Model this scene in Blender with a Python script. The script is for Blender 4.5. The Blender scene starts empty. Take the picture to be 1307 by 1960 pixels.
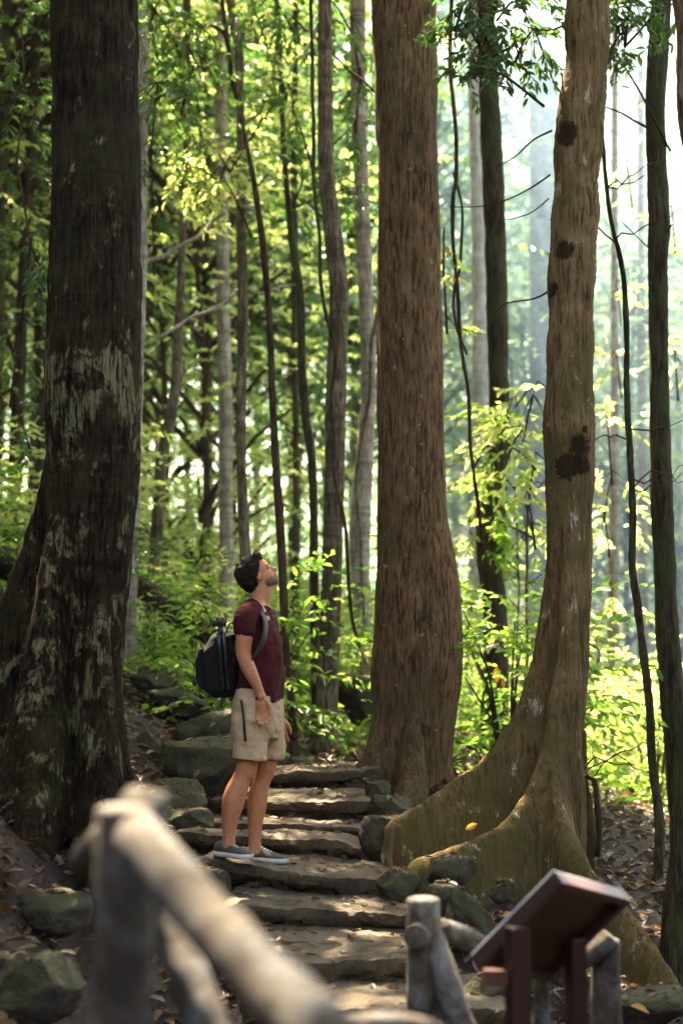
import bpy, math, random
import numpy as np
from mathutils import Vector, noise, Matrix
R = math.radians
random.seed(7)
RNG = np.random.default_rng(7)
SC = bpy.context.scene
COL = SC.collection

# ------------------------------------------------------------------ camera
FPX, CX, CY, HOR = 2722.0, 653.5, 980.0, 1240.0
PITCH = math.atan((HOR - CY) / FPX)
cam_d = bpy.data.cameras.new("camera")
cam = bpy.data.objects.new("camera", cam_d)
COL.objects.link(cam)
cam.location = (0, 0, 0)
cam.rotation_euler = (R(90) + PITCH, 0, 0)
cam_d.sensor_fit = 'VERTICAL'
cam_d.sensor_height = 36.0
cam_d.lens = 50.0
cam_d.clip_start = 0.05
cam_d.clip_end = 2000
cam_d.dof.use_dof = True
cam_d.dof.focus_distance = 8.1
cam_d.dof.aperture_fstop = 1.4
SC.camera = cam

# ------------------------------------------------------------------ light
SUN_AZ, SUN_EL = R(-20), R(60)          # from straight ahead (+Y), negative = to the left
SUN = Vector((math.sin(SUN_AZ) * math.cos(SUN_EL), math.cos(SUN_AZ) * math.cos(SUN_EL), math.sin(SUN_EL)))
w = bpy.data.worlds.new("World")
SC.world = w
w.use_nodes = True
nt = w.node_tree
bg = nt.nodes["Background"]
sky = nt.nodes.new("ShaderNodeTexSky")
sky.sky_type = 'NISHITA'
sky.sun_disc = False
sky.sun_elevation = SUN_EL
sky.sun_rotation = SUN_AZ
sky.dust_density = 5.0
sky.air_density = 1.0
sky.ozone_density = 0.4
nt.links.new(sky.outputs[0], bg.inputs[0])
bg.inputs[1].default_value = 0.13
sun_d = bpy.data.lights.new("sun", 'SUN')
sun_d.energy = 5.0
sun_d.angle = R(0.5)
sun_d.color = (1.0, 0.91, 0.76)
sun = bpy.data.objects.new("sun", sun_d)
COL.objects.link(sun)
sun.rotation_euler = SUN.to_track_quat('Z', 'Y').to_euler()
SC.view_settings.view_transform = 'Standard'
SC.view_settings.look = 'None'
SC.view_settings.gamma = 1.0
SC.view_settings.use_curve_mapping = False
SC.view_settings.exposure = 3.6
SC.view_settings.use_white_balance = True      # the camera's own white balance, set for shade
SC.view_settings.white_balance_temperature = 8100
cy = SC.cycles
cy.max_bounces = 6
cy.diffuse_bounces = 4
cy.glossy_bounces = 2
cy.transmission_bounces = 3
cy.volume_bounces = 0
cy.transparent_max_bounces = 4
cy.sample_clamp_indirect = 6.0
cy.use_denoising = True
cy.caustics_reflective = False
cy.caustics_refractive = False
HAZE_DENSITY = 0.0004

# ------------------------------------------------------------------ helpers
CP, SP = math.cos(PITCH), math.sin(PITCH)
def P(px, py, d):
    """point at horizontal distance d ahead that the photograph shows at px, py"""
    u, v = (px - CX) / FPX, (CY - py) / FPX
    dx, dy, dz = u, CP - v * SP, SP + v * CP
    return Vector((dx / dy * d, d, dz / dy * d))
def XW(px, d): return P(px, CY, d).x
def lerp(a, b, t): return a + (b - a) * t
def interp(x, pts):
    if x <= pts[0][0]: return pts[0][1]
    for (a, u), (b, v) in zip(pts, pts[1:]):
        if x <= b: return u + (v - u) * (x - a) / (b - a)
    return pts[-1][1]
def sstep(a, b, x):
    t = min(1, max(0, (x - a) / (b - a)))
    return t * t * (3 - 2 * t)

def nz(x, y, z, s=1.0):
    return noise.noise(Vector((x * s, y * s, z * s)))

def ground_z(x, y):
    z = interp(y, [(-20, -2.0), (4.5, -1.95), (6.2, -1.85), (7.2, -1.62), (8.0, -1.42), (9.0, -1.2), (10.2, -0.98), (12, -0.9), (20, -0.75), (40, 0.3), (70, 2.5), (200, 9)])
    s = sstep(3.0, 8.0, y)
    l = max(0, -0.75 - x)
    z += .28 * sstep(.0, .6, max(0, -1.0 - x)) * (1 - sstep(6.5, 8.5, y))
    z += (0.42 * l) * lerp(0.6, 1.0, s) / (1 + 0.04 * l * l) + 0.25 * sstep(0, .8, l)
    r = max(0, x - 1.0)
    z -= 0.33 * r / (1 + 0.10 * r) * sstep(5.5, 8, y) * (1 - 0.5 * sstep(40, 90, y))
    z -= 0.9 * sstep(1.5, 5, x) * sstep(10, 18, y) * (1 - sstep(40, 80, y))
    z += 0.10 * nz(x, y, 3.1, .9) + 0.04 * nz(x, y, 8.3, 3.1)
    return z

def setp(o, label=None, cat=None, group=None, kind=None):
    if label: o['label'] = label
    if cat: o['category'] = cat
    if group: o['group'] = group
    if kind: o['kind'] = kind
    return o
def empty(name, loc, label, cat, group=None):
    o = bpy.data.objects.new(name, None)
    o.empty_display_size = .1
    COL.objects.link(o)
    o.location = loc
    return setp(o, label, cat, group)
def link(name, me, mat, parent=None, loc=None):
    o = bpy.data.objects.new(name, me)
    COL.objects.link(o)
    if mat is not None and len(me.materials) == 0: me.materials.append(mat)
    if parent is not None:
        o.parent = parent
        o.matrix_parent_inverse = Matrix.Translation(parent.location).inverted()
    if loc is not None: o.location = loc
    return o

def crisp(o, deg=38):
    o.data.set_sharp_from_angle(angle=R(deg)); return o

class MB:
    def __init__(s): s.v = []; s.f = []
    def add(s, vs, fs):
        n = len(s.v)
        s.v.extend([tuple(v) for v in vs]); s.f.extend([tuple(i + n for i in f) for f in fs])
    def rings(s, rs, cap=True):
        n = len(rs[0]); vs = [p for r in rs for p in r]; fs = []
        for i in range(len(rs) - 1):
            for j in range(n):
                k = (j + 1) % n
                fs.append((i * n + j, i * n + k, (i + 1) * n + k, (i + 1) * n + j))
        if cap:
            c0 = sum((Vector(p) for p in rs[0]), Vector()) / n; c1 = sum((Vector(p) for p in rs[-1]), Vector()) / n
            a = len(vs); vs += [c0, c1]
            for j in range(n):
                k = (j + 1) % n
                fs.append((a, k, j)); fs.append((a + 1, (len(rs) - 1) * n + j, (len(rs) - 1) * n + k))
        s.add(vs, fs)
    def tube(s, pts, rad, n=12, wob=0.0, round_ends=False, freq=6.0, squash=1.0):
        pts = [Vector(p) for p in pts]
        if not hasattr(rad, '__len__'): rad = [rad] * len(pts)
        rs = []; up = None
        for i, p in enumerate(pts):
            t = (pts[min(i + 1, len(pts) - 1)] - pts[max(i - 1, 0)]).normalized()
            if up is None:
                up = t.orthogonal().normalized()
            up = (up - t * up.dot(t)).normalized()
            b = t.cross(up)
            ring = []
            for j in range(n):
                a = 2 * math.pi * j / n
                d = up * math.cos(a) + b * math.sin(a)
                r = rad[i]
                if wob:
                    q = p + d * r
                    r *= 1 + wob * noise.noise(q * freq) + wob * .5 * noise.noise(q * freq * 2.7)
                ring.append(p + d * r)
            rs.append(ring)
        if round_ends:
            def dome(ring, c, t, r):
                out = []
                for k, (sc, off) in enumerate([(.93, .25), (.7, .5), (.35, .68)]):
                    out.append([c + (q - c) * sc + t * r * off * round_ends for q in ring])
                return out
            t0 = (pts[0] - pts[1]).normalized(); t1 = (pts[-1] - pts[-2]).normalized()
            rs = dome(rs[0], pts[0], t0, rad[0])[::-1] + rs + dome(rs[-1], pts[-1], t1, rad[-1])
        s.rings(rs)
    def ball(s, c, ax, n=16, m=10, basis=None):
        """ellipsoid; ax = (a, b, c) along basis vectors"""
        c = Vector(c); B = basis or (Vector((1, 0, 0)), Vector((0, 1, 0)), Vector((0, 0, 1)))
        rs = []
        for i in range(1, m):
            th = math.pi * i / m
            rs.append([c + B[0] * ax[0] * math.sin(th) * math.cos(2 * math.pi * j / n) + B[1] * ax[1] * math.sin(th) * math.sin(2 * math.pi * j / n) - B[2] * ax[2] * math.cos(th) for j in range(n)])
        s.rings(rs)
    def box(s, c, h, basis=None):
        c = Vector(c); B = basis or (Vector((1, 0, 0)), Vector((0, 1, 0)), Vector((0, 0, 1)))
        vs = [c + B[0] * h[0] * a + B[1] * h[1] * b + B[2] * h[2] * e for e in (-1, 1) for (a, b) in ((-1, -1), (1, -1), (1, 1), (-1, 1))]
        s.add(vs, [(3, 2, 1, 0), (4, 5, 6, 7), (0, 1, 5, 4), (1, 2, 6, 5), (2, 3, 7, 6), (3, 0, 4, 7)])
    def mesh(s, name, smooth=True):
        me = bpy.data.meshes.new(name)
        me.from_pydata(s.v, [], s.f)
        if smooth: me.polygons.foreach_set('use_smooth', [True] * len(me.polygons))
        me.update()
        return me
    def build(s, name, mat, parent=None, smooth=True):
        return link(name, s.mesh(name, smooth), mat, parent)

def evaluated(o):
    dg = bpy.context.evaluated_depsgraph_get()
    me = bpy.data.meshes.new_from_object(o.evaluated_get(dg), depsgraph=dg)
    old = o.data
    o.modifiers.clear()
    o.data = me
    if len(me.materials) == 0 and len(old.materials): me.materials.append(old.materials[0])
    me.polygons.foreach_set('use_smooth', [True] * len(me.polygons))
    return o
def fuse(o, voxel, smooth=6, factor=.5):
    m = o.modifiers.new('r', 'REMESH'); m.mode = 'VOXEL'; m.voxel_size = voxel; m.use_smooth_shade = True
    if smooth:
        m = o.modifiers.new('s', 'SMOOTH'); m.iterations = smooth; m.factor = factor
    return evaluated(o)
def bevel(o, wd, seg=2):
    m = o.modifiers.new('b', 'BEVEL'); m.width = wd; m.segments = seg; m.limit_method = 'ANGLE'
    evaluated(o)
    o.data.polygons.foreach_set('use_smooth', [False] * len(o.data.polygons))
    return o
def displace(o, fn):
    me = o.data
    n = len(me.vertices)
    co = np.empty(n * 3); me.vertices.foreach_get('co', co); co = co.reshape(-1, 3)
    nr = np.empty(n * 3); me.vertices.foreach_get('normal', nr); nr = nr.reshape(-1, 3)
    for i in range(n):
        d = fn(co[i], nr[i])
        if d: co[i] += nr[i] * d
    me.vertices.foreach_set('co', co.ravel()); me.update()

# ------------------------------------------------------------------ materials
def newmat(name):
    m = bpy.data.materials.new(name); m.use_nodes = True
    nt = m.node_tree
    b = nt.nodes['Principled BSDF']
    return m, nt, b
def N(nt, typ, **kw):
    n = nt.nodes.new(typ)
    for k, v in kw.items():
        if k in n.inputs: n.inputs[k].default_value = v
        else: setattr(n, k, v)
    return n
def ramp(nt, fac, stops):
    r = nt.nodes.new('ShaderNodeValToRGB')
    els = r.color_ramp.elements
    while len(els) < len(stops): els.new(0.5)
    for e, (p, c) in zip(els, stops):
        e.position = p; e.color = (c[0], c[1], c[2], 1) if hasattr(c, '__len__') else (c, c, c, 1)
    nt.links.new(fac, r.inputs[0])
    return r.outputs[0]
def coords(nt, scale=(1, 1, 1), rot=(0, 0, 0), loc=(0, 0, 0)):
    t = nt.nodes.new('ShaderNodeTexCoord'); m = nt.nodes.new('ShaderNodeMapping')
    m.inputs['Scale'].default_value = scale; m.inputs['Rotation'].default_value = rot; m.inputs['Location'].default_value = loc
    nt.links.new(t.outputs['Object'], m.inputs[0])
    return m.outputs[0]
def noi(nt, vec, scale, detail=4, rough=.55, dist=0.0):
    n = N(nt, 'ShaderNodeTexNoise', Scale=scale, Detail=detail, Roughness=rough, Distortion=dist)
    nt.links.new(vec, n.inputs['Vector'])
    return n.outputs[0]
def mix(nt, fac, a, b, mode='MIX'):
    m = nt.nodes.new('ShaderNodeMix'); m.data_type = 'RGBA'; m.blend_type = mode
    for s, v in ((m.inputs[0], fac), (m.inputs[6], a), (m.inputs[7], b)):
        if isinstance(v, bpy.types.NodeSocket): nt.links.new(v, s)
        elif hasattr(v, '__len__'): s.default_value = (v[0], v[1], v[2], 1)
        else: s.default_value = v
    return m.outputs[2]
def math_(nt, op, a, b=0.0):
    m = nt.nodes.new('ShaderNodeMath'); m.operation = op
    for s, v in ((m.inputs[0], a), (m.inputs[1], b)):
        if isinstance(v, bpy.types.NodeSocket): nt.links.new(v, s)
        else: s.default_value = v
    return m.outputs[0]
def bump(nt, b, h, strength=.6, dist=.01):
    n = N(nt, 'ShaderNodeBump', Strength=strength, Distance=dist)
    nt.links.new(h, n.inputs['Height'])
    nt.links.new(n.outputs[0], b.inputs['Normal'])

def bark(name, dark, light, lichen=None, zones=None, lich_amt=.55, fis=1.0, bands=0.0, moss=None, moss_amt=.6, bstr=.8, scale=1.0, seed=0.0, spots=None, con=1.0, stains=(), mzones=None):
    m, nt, b = newmat(name)
    v = coords(nt, (scale, scale, scale * .11), loc=(seed, seed * .7, seed * 1.3))
    v2 = coords(nt, (1, 1, 1), loc=(seed * 2, seed, seed))
    vb = coords(nt, (.5, .5, 4.0), loc=(seed, 0, seed))
    f1 = noi(nt, v, 48 * fis, 7, .7, .5)
    f2 = noi(nt, v, 90 * fis, 3, .6)
    f3 = noi(nt, v2, 3.0, 5, .6, .4)
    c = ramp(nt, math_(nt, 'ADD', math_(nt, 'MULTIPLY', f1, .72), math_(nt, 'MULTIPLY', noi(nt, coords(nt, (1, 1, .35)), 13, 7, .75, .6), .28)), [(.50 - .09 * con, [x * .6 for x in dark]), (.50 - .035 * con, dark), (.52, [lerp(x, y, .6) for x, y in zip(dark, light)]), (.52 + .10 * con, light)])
    c = mix(nt, ramp(nt, f3, [(.35, 0.0), (.7, .55)]), c, [x * .55 for x in dark])
    h = math_(nt, 'ADD', f1, math_(nt, 'MULTIPLY', f2, .35))
    if bands:
        fb = noi(nt, vb, 3.0, 3, .6, .3)
        c = mix(nt, ramp(nt, fb, [(.45, 0.0), (.62, bands)]), c, [x * .45 for x in dark])
        h = math_(nt, 'ADD', h, math_(nt, 'MULTIPLY', fb, .8))
    if moss:
        fm = noi(nt, v2, 2.1, 6, .6, .5)
        if mzones:      # moss grows thicker on the damp lower roots
            sm = nt.nodes.new('ShaderNodeSeparateXYZ'); nt.links.new(v2, sm.inputs[0])
            fm = math_(nt, 'ADD', fm, ramp(nt, math_(nt, 'DIVIDE', math_(nt, 'ADD', math_(nt, 'SUBTRACT', sm.outputs[2], seed), 2.0), 6.0), mzones))
        c = mix(nt, math_(nt, 'MULTIPLY', ramp(nt, fm, [(.46, 0.0), (.62, 1.0)]), moss_amt), c, moss)
    if lichen:
        vl = coords(nt, (1, 1, .75), loc=(seed * 3 + 4, seed, 1.7))
        fl = noi(nt, vl, 7.5, 8, .7, .4)
        if zones:
            sx = nt.nodes.new('ShaderNodeSeparateXYZ'); nt.links.new(v2, sx.inputs[0])
            zf = math_(nt, 'DIVIDE', math_(nt, 'ADD', math_(nt, 'SUBTRACT', sx.outputs[2], seed), 2.0), 6.0)
            fl = math_(nt, 'ADD', fl, ramp(nt, zf, zones))
        fac = ramp(nt, fl, [(lich_amt - .01, 0.0), (lich_amt + .06, 1.0)])
        fac = math_(nt, 'MULTIPLY', fac, ramp(nt, f1, [(.44, .05), (.54, 1.0)]))
        c = mix(nt, fac, c, lichen)
    if spots:
        fs = noi(nt, v2, 14, 3, .6)
        c = mix(nt, ramp(nt, fs, [(.69, 0.0), (.71, 1.0)]), c, spots)
    for (p_, r_, sz_) in stains:
        vm = nt.nodes.new('ShaderNodeVectorMath'); vm.operation = 'SUBTRACT'; vm.inputs[1].default_value = p_
        tc_ = nt.nodes.new('ShaderNodeTexCoord'); nt.links.new(tc_.outputs['Object'], vm.inputs[0])
        vs_ = nt.nodes.new('ShaderNodeVectorMath'); vs_.operation = 'MULTIPLY'; vs_.inputs[1].default_value = (1, .35, sz_)
        nt.links.new(vm.outputs[0], vs_.inputs[0])
        vl_ = nt.nodes.new('ShaderNodeVectorMath'); vl_.operation = 'LENGTH'; nt.links.new(vs_.outputs[0], vl_.inputs[0])
        dd_ = math_(nt, 'ADD', vl_.outputs['Value'], math_(nt, 'MULTIPLY', math_(nt, 'SUBTRACT', noi(nt, v2, 16, 6, .75), .5), r_ * 2.4))
        mk = ramp(nt, math_(nt, 'DIVIDE', dd_, r_ * 2), [(.42, .93), (.52, 0.0)])
        c = mix(nt, mk, c, [x * .35 for x in dark])
        h = math_(nt, 'ADD', h, math_(nt, 'MULTIPLY', mk, .9))
    nt.links.new(c, b.inputs['Base Color'])
    b.inputs['Roughness'].default_value = .88
    b.inputs['Specular IOR Level'].default_value = .1
    bump(nt, b, h, bstr, .03)
    return m

def leafmat(name, cols, trans, tfac=.5, gloss=.5):
    m, nt, b = newmat(name)
    g = nt.nodes.new('ShaderNodeNewGeometry')
    c = ramp(nt, g.outputs['Random Per Island'], [(i / max(1, len(cols) - 1), x) for i, x in enumerate(cols)])
    nt.links.new(c, b.inputs['Base Color'])
    b.inputs['Roughness'].default_value = gloss * .75
    b.inputs['Specular IOR Level'].default_value = .45
    t = nt.nodes.new('ShaderNodeBsdfTranslucent')
    tc = ramp(nt, g.outputs['Random Per Island'], [(i / max(1, len(trans) - 1), x) for i, x in enumerate(trans)])
    nt.links.new(tc, t.inputs[0])
    ms = nt.nodes.new('ShaderNodeMixShader'); ms.inputs[0].default_value = tfac
    nt.links.new(b.outputs[0], ms.inputs[1]); nt.links.new(t.outputs[0], ms.inputs[2])
    nt.links.new(ms.outputs[0], nt.nodes['Material Output'].inputs[0])
    return m

M = {}
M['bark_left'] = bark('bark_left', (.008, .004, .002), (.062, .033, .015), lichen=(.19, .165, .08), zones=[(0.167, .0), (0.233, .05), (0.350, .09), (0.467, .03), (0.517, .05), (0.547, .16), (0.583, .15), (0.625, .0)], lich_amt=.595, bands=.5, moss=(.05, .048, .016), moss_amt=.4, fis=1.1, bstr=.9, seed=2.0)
M['bark_mid'] = bark('bark_mid', (.070, .034, .014), (.38, .225, .108), moss=(.09, .075, .032), moss_amt=.5, mzones=[(.15, .10), (.25, .05), (.4, .0)], fis=1.2, bstr=.9, seed=5.0, spots=(.34, .26, .17), con=1.6)
M['bark_right'] = bark('bark_right', (.070, .036, .014), (.40, .245, .115), lichen=(.45, .40, .30), lich_amt=.61, moss=(.075, .070, .020), moss_amt=.7, mzones=[(.05, .16), (.20, .09), (.30, .02), (.4, .0)], fis=.9, bstr=.6, seed=9.0, con=2.6, stains=[(tuple(P(a_, b_, 8.65)), r_, z_) for a_, b_, r_, z_ in ((1081, 478, .055, .9), (1108, 852, .065, 1), (1088, 892, .085, 1), (1112, 890, .06, .8), (1056, 552, .045, .7), (1087, 250, .06, .7), (1120, 822, .025, 1))])
M['bark_green'] = bark('bark_green', (.035, .026, .015), (.12, .09, .05), moss=(.06, .075, .025), moss_amt=.8, fis=1.0, seed=11.0)
M['bark_brown'] = bark('bark_brown', (.12, .085, .055), (.42, .32, .215), moss=(.07, .06, .03), moss_amt=.5, bands=.6, seed=13.0)
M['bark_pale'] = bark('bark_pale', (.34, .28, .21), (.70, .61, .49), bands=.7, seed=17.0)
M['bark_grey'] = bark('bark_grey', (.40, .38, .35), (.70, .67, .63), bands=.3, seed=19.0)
M['burl'] = bark('burl', (.015, .009, .005), (.07, .038, .02), seed=29.0)
M['bark_twig'] = bark('bark_twig', (.05, .03, .018), (.14, .09, .055), seed=23.0)
M['leaf'] = leafmat('leaf', [(.035, .075, .018), (.05, .10, .02), (.07, .11, .022), (.10, .12, .03)], [(.13, .38, .03), (.26, .52, .06), (.44, .62, .12)], .6, .42)
M['leaf_yellow'] = leafmat('leaf_yellow', [(.10, .15, .03), (.15, .18, .05), (.20, .20, .07)], [(.42, .64, .12), (.60, .76, .22), (.74, .74, .30)], .7, .4)
M['leaf_dark'] = leafmat('leaf_dark', [(.03, .065, .02), (.04, .08, .022), (.06, .085, .02)], [(.06, .24, .04), (.13, .34, .05), (.24, .42, .06)], .33, .4)
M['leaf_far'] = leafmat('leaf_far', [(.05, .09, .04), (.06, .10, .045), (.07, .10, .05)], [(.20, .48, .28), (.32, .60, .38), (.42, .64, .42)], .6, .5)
M['leaf_canopy'] = leafmat('leaf_canopy', [(.04, .06, .02), (.06, .07, .025)], [(.12, .13, .03), (.18, .17, .04)], .3, .6)

def m_rock(name, dark, light, moss, moss_amt=.8, up=.25, bst=.8, top=None):
    m, nt, b = newmat(name)
    v = coords(nt)
    f1 = noi(nt, v, 5, 8, .65, .3); f2 = noi(nt, v, 32, 6, .7); f3 = noi(nt, v, 2.4, 5, .6)
    c = ramp(nt, f1, [(.32, dark), (.68, light)])
    c = mix(nt, ramp(nt, f2, [(.4, .0), (.7, .45)]), c, [x * .45 for x in dark])
    g = nt.nodes.new('ShaderNodeNewGeometry'); s = nt.nodes.new('ShaderNodeSeparateXYZ')
    nt.links.new(g.outputs['Normal'], s.inputs[0])
    mm = math_(nt, 'ADD', math_(nt, 'MULTIPLY', s.outputs[2], up), f3)
    fac = math_(nt, 'MULTIPLY', ramp(nt, mm, [(.52, 0.0), (.66, 1.0)]), moss_amt)
    fac = math_(nt, 'MULTIPLY', fac, ramp(nt, f2, [(.35, .35), (.55, 1.0)]))
    c = mix(nt, fac, c, moss)
    if top:      # upward faces coloured paler, standing in for light falling on the treads
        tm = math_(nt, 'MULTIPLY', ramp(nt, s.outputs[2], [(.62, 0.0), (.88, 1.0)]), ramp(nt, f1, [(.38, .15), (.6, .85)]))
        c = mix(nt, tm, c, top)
    vo = N(nt, 'ShaderNodeTexVoronoi', Scale=3.2); vo.feature = 'DISTANCE_TO_EDGE'
    dv = nt.nodes.new('ShaderNodeVectorMath'); dv.operation = 'ADD'
    nn = N(nt, 'ShaderNodeTexNoise', Scale=4.0, Detail=3)
    nt.links.new(v, nn.inputs['Vector']); nt.links.new(v, dv.inputs[0]); nt.links.new(nn.outputs[1], dv.inputs[1])
    nt.links.new(dv.outputs[0], vo.inputs['Vector'])
    cr = ramp(nt, vo.outputs[0], [(.0, 0.0), (.05, 1.0)])
    c = mix(nt, math_(nt, 'MULTIPLY', math_(nt, 'SUBTRACT', 1.0, cr), .35), c, [x * .4 for x in dark])
    nt.links.new(c, b.inputs['Base Color'])
    b.inputs['Roughness'].default_value = .82
    h = math_(nt, 'ADD', math_(nt, 'MULTIPLY', f1, 1.2), math_(nt, 'ADD', math_(nt, 'MULTIPLY', f2, .5), math_(nt, 'MULTIPLY', cr, .15)))
    bump(nt, b, h, bst, .03)
    return m
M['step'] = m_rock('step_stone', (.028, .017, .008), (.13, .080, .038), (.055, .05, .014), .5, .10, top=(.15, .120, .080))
M['rock'] = m_rock('mossy_rock', (.012, .008, .005), (.075, .054, .032), (.050, .056, .012), .8, .35)
M['soil'] = m_rock('forest_soil', (.010, .006, .003), (.040, .023, .011), (.03, .032, .01), .4, .0, .9)

def m_simple(name, col, rough=.6, var=.25, sc=20, bst=.2, spec=.4, stretch=(1, 1, 1), bd=.004, metallic=0):
    m, nt, b = newmat(name)
    v = coords(nt, stretch)
    f = noi(nt, v, sc, 5, .6)
    c = ramp(nt, f, [(.3, [x * (1 - var) for x in col]), (.7, [min(1, x * (1 + var)) for x in col])])
    nt.links.new(c, b.inputs['Base Color'])
    b.inputs['Roughness'].default_value = rough
    b.inputs['Specular IOR Level'].default_value = spec
    b.inputs['Metallic'].default_value = metallic
    if bst: bump(nt, b, f, bst, bd)
    return m
M['skin'] = m_simple('skin', (.52, .205, .095), .5, .2, 45, .25)
M['skin'].node_tree.nodes['Principled BSDF'].inputs['Subsurface Weight'].default_value = .08
M['skin'].node_tree.nodes['Principled BSDF'].inputs['Subsurface Radius'].default_value = (.02, .008, .004)
M['hair'] = m_simple('hair', (.014, .008, .005), .7, .5, 60, .8, .12, stretch=(1, 1, 3))
M['beard'] = m_simple('beard', (.19, .085, .046), .7, .4, 120, .6)
def m_cloth(name, col, var=.12, wrinkle=.6):
    m, nt, b = newmat(name)
    v = coords(nt, (1, 1, .8)); v2 = coords(nt)
    f = noi(nt, v, 9, 3, .5, 1.2); g = noi(nt, v2, 400, 2)
    c = ramp(nt, g, [(.3, [x * (1 - var) for x in col]), (.7, [x * (1 + var) for x in col])])
    nt.links.new(c, b.inputs['Base Color'])
    b.inputs['Roughness'].default_value = .9; b.inputs['Specular IOR Level'].default_value = .2
    b.inputs['Sheen Weight'].default_value = .1 if sum(col) > .1 else 0.0
    bump(nt, b, f, wrinkle, .03)
    return m
M['shirt'] = m_cloth('maroon_cotton', (.060, .006, .008))
M['shorts'] = m_cloth('beige_canvas', (.52, .35, .20), .08, .7)
M['pack'] = m_cloth('black_nylon', (.006, .007, .007), .2, .5)
M['pack_trim'] = m_simple('black_webbing', (.009, .010, .010), .5, .2, 60, .3)
M['teal'] = m_simple('teal_piping', (.02, .09, .075), .5, .2, 60, .1)
M['tripod'] = m_simple('black_metal', (.02, .02, .022), .3, .1, 30, 0)
M['shoe'] = m_cloth('grey_canvas', (.075, .072, .06), .2, .3)
M['shoe_pale'] = m_simple('lace_white', (.55, .53, .48), .7, .1, 60, .1)
M['sole'] = m_simple('white_rubber', (.62, .58, .52), .6, .12, 40, .1)
def m_log():
    m, nt, b = newmat('weathered_log')
    v = coords(nt); v2 = coords(nt, (1, 1, .3))
    f1 = noi(nt, v, 9, 5, .6, .5); f2 = noi(nt, v2, 60, 5, .7)
    c = ramp(nt, f1, [(.38, (.030, .021, .013)), (.48, (.085, .066, .048)), (.56, (.13, .128, .122)), (.66, (.19, .192, .196))])
    c = mix(nt, ramp(nt, f2, [(.35, .6), (.6, .0)]), c, (.06, .042, .028))
    nt.links.new(c, b.inputs['Base Color']); b.inputs['Roughness'].default_value = .75
    bump(nt, b, math_(nt, 'ADD', f1, f2), 1.0, .02)
    return m
M['log'] = m_log()
M['redwood'] = m_simple('red_brown_board', (.034, .011, .007), .42, .35, 14, .3, .5, (1, 1, 6))
M['redwood_lit'] = m_simple('lit_red_edge', (.10, .038, .027), .45, .3, 25, .3)  # brighter copy of the board colour, light painted onto top frame and stretcher
M['panel'] = m_simple('silver_panel', (.62, .66, .68), .35, .1, 10, 0, .5)
M['litter'] = leafmat('leaf_litter', [(.03, .015, .008), (.07, .036, .018), (.12, .07, .035), (.045, .02, .01), (.17, .12, .07)], [(.2, .1, .04), (.3, .16, .07)], .15, .6)
M['orange_leaf'] = leafmat('orange_leaf', [(.55, .25, .04), (.6, .3, .05)], [(.7, .35, .05), (.7, .4, .05)], .4, .5)

# ------------------------------------------------------------------ leaves
def leaves_mesh(name, pos, dr, nrm, ln, wd):
    """flat arrays of folded six-sided leaves -> mesh"""
    n = len(pos)
    dr = dr / np.linalg.norm(dr, axis=1, keepdims=True)
    side = np.cross(dr, nrm); side /= np.linalg.norm(side, axis=1, keepdims=True) + 1e-9
    up = np.cross(side, dr)
    L = ln[:, None]; W = wd[:, None]
    f = .22
    v = np.empty((n, 6, 3))
    v[:, 0] = pos
    v[:, 1] = pos + dr * L * .28 + side * W * .40 + up * W * f
    v[:, 2] = pos + dr * L * .66 + side * W * .42 + up * W * f - up * L * .03
    v[:, 3] = pos + dr * L - up * L * .12
    v[:, 4] = pos + dr * L * .66 - side * W * .42 + up * W * f - up * L * .03
    v[:, 5] = pos + dr * L * .28 - side * W * .40 + up * W * f
    me = bpy.data.meshes.new(name)
    me.vertices.add(n * 6); me.vertices.foreach_set('co', v.ravel())
    base = np.arange(n)[:, None] * 6
    q = np.concatenate([base + np.array([[0, 1, 2, 3]]), base + np.array([[0, 3, 4, 5]])], axis=1).reshape(-1)
    me.loops.add(n * 8); me.loops.foreach_set('vertex_index', q.astype(np.int32))
    me.polygons.add(n * 2)
    me.polygons.foreach_set('loop_start', np.arange(0, n * 8, 4, dtype=np.int32))
    me.update(calc_edges=True)
    return me

def sprays(rng, base, dirs, k=12, slen=.5, leaf=.1, flat=.75, droop=.35, aspect=.36):
    """each spray = twig with k leaves along it"""
    n = len(base)
    dirs = dirs / (np.linalg.norm(dirs, axis=1, keepdims=True) + 1e-9)
    t = np.tile(np.linspace(.1, 1, k), (n, 1)) + rng.normal(0, .03, (n, k))
    sl = slen * rng.uniform(.6, 1.2, (n, 1))
    up = np.array([0, 0, 1.0])
    side = np.cross(dirs, up); side /= np.linalg.norm(side, axis=1, keepdims=True) + 1e-9
    sgn = np.where(np.arange(k) % 2 == 0, 1., -1.)[None, :]
    pos = base[:, None] + dirs[:, None] * (t * sl)[..., None] - up * (droop * .5 * sl * t * t)[..., None]
    d = dirs[:, None] * rng.uniform(.3, .9, (n, k, 1)) + side[:, None] * sgn[..., None] * rng.uniform(.5, 1.0, (n, k, 1)) + rng.normal(0, .25, (n, k, 3)) - up * droop * .8
    nr = up * flat + rng.normal(0, .38, (n, k, 3))
    ln = leaf * rng.uniform(.55, 1.25, n * k)
    return pos.reshape(-1, 3), d.reshape(-1, 3), nr.reshape(-1, 3), ln, ln * aspect * rng.uniform(.8, 1.2, n * k)

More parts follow.
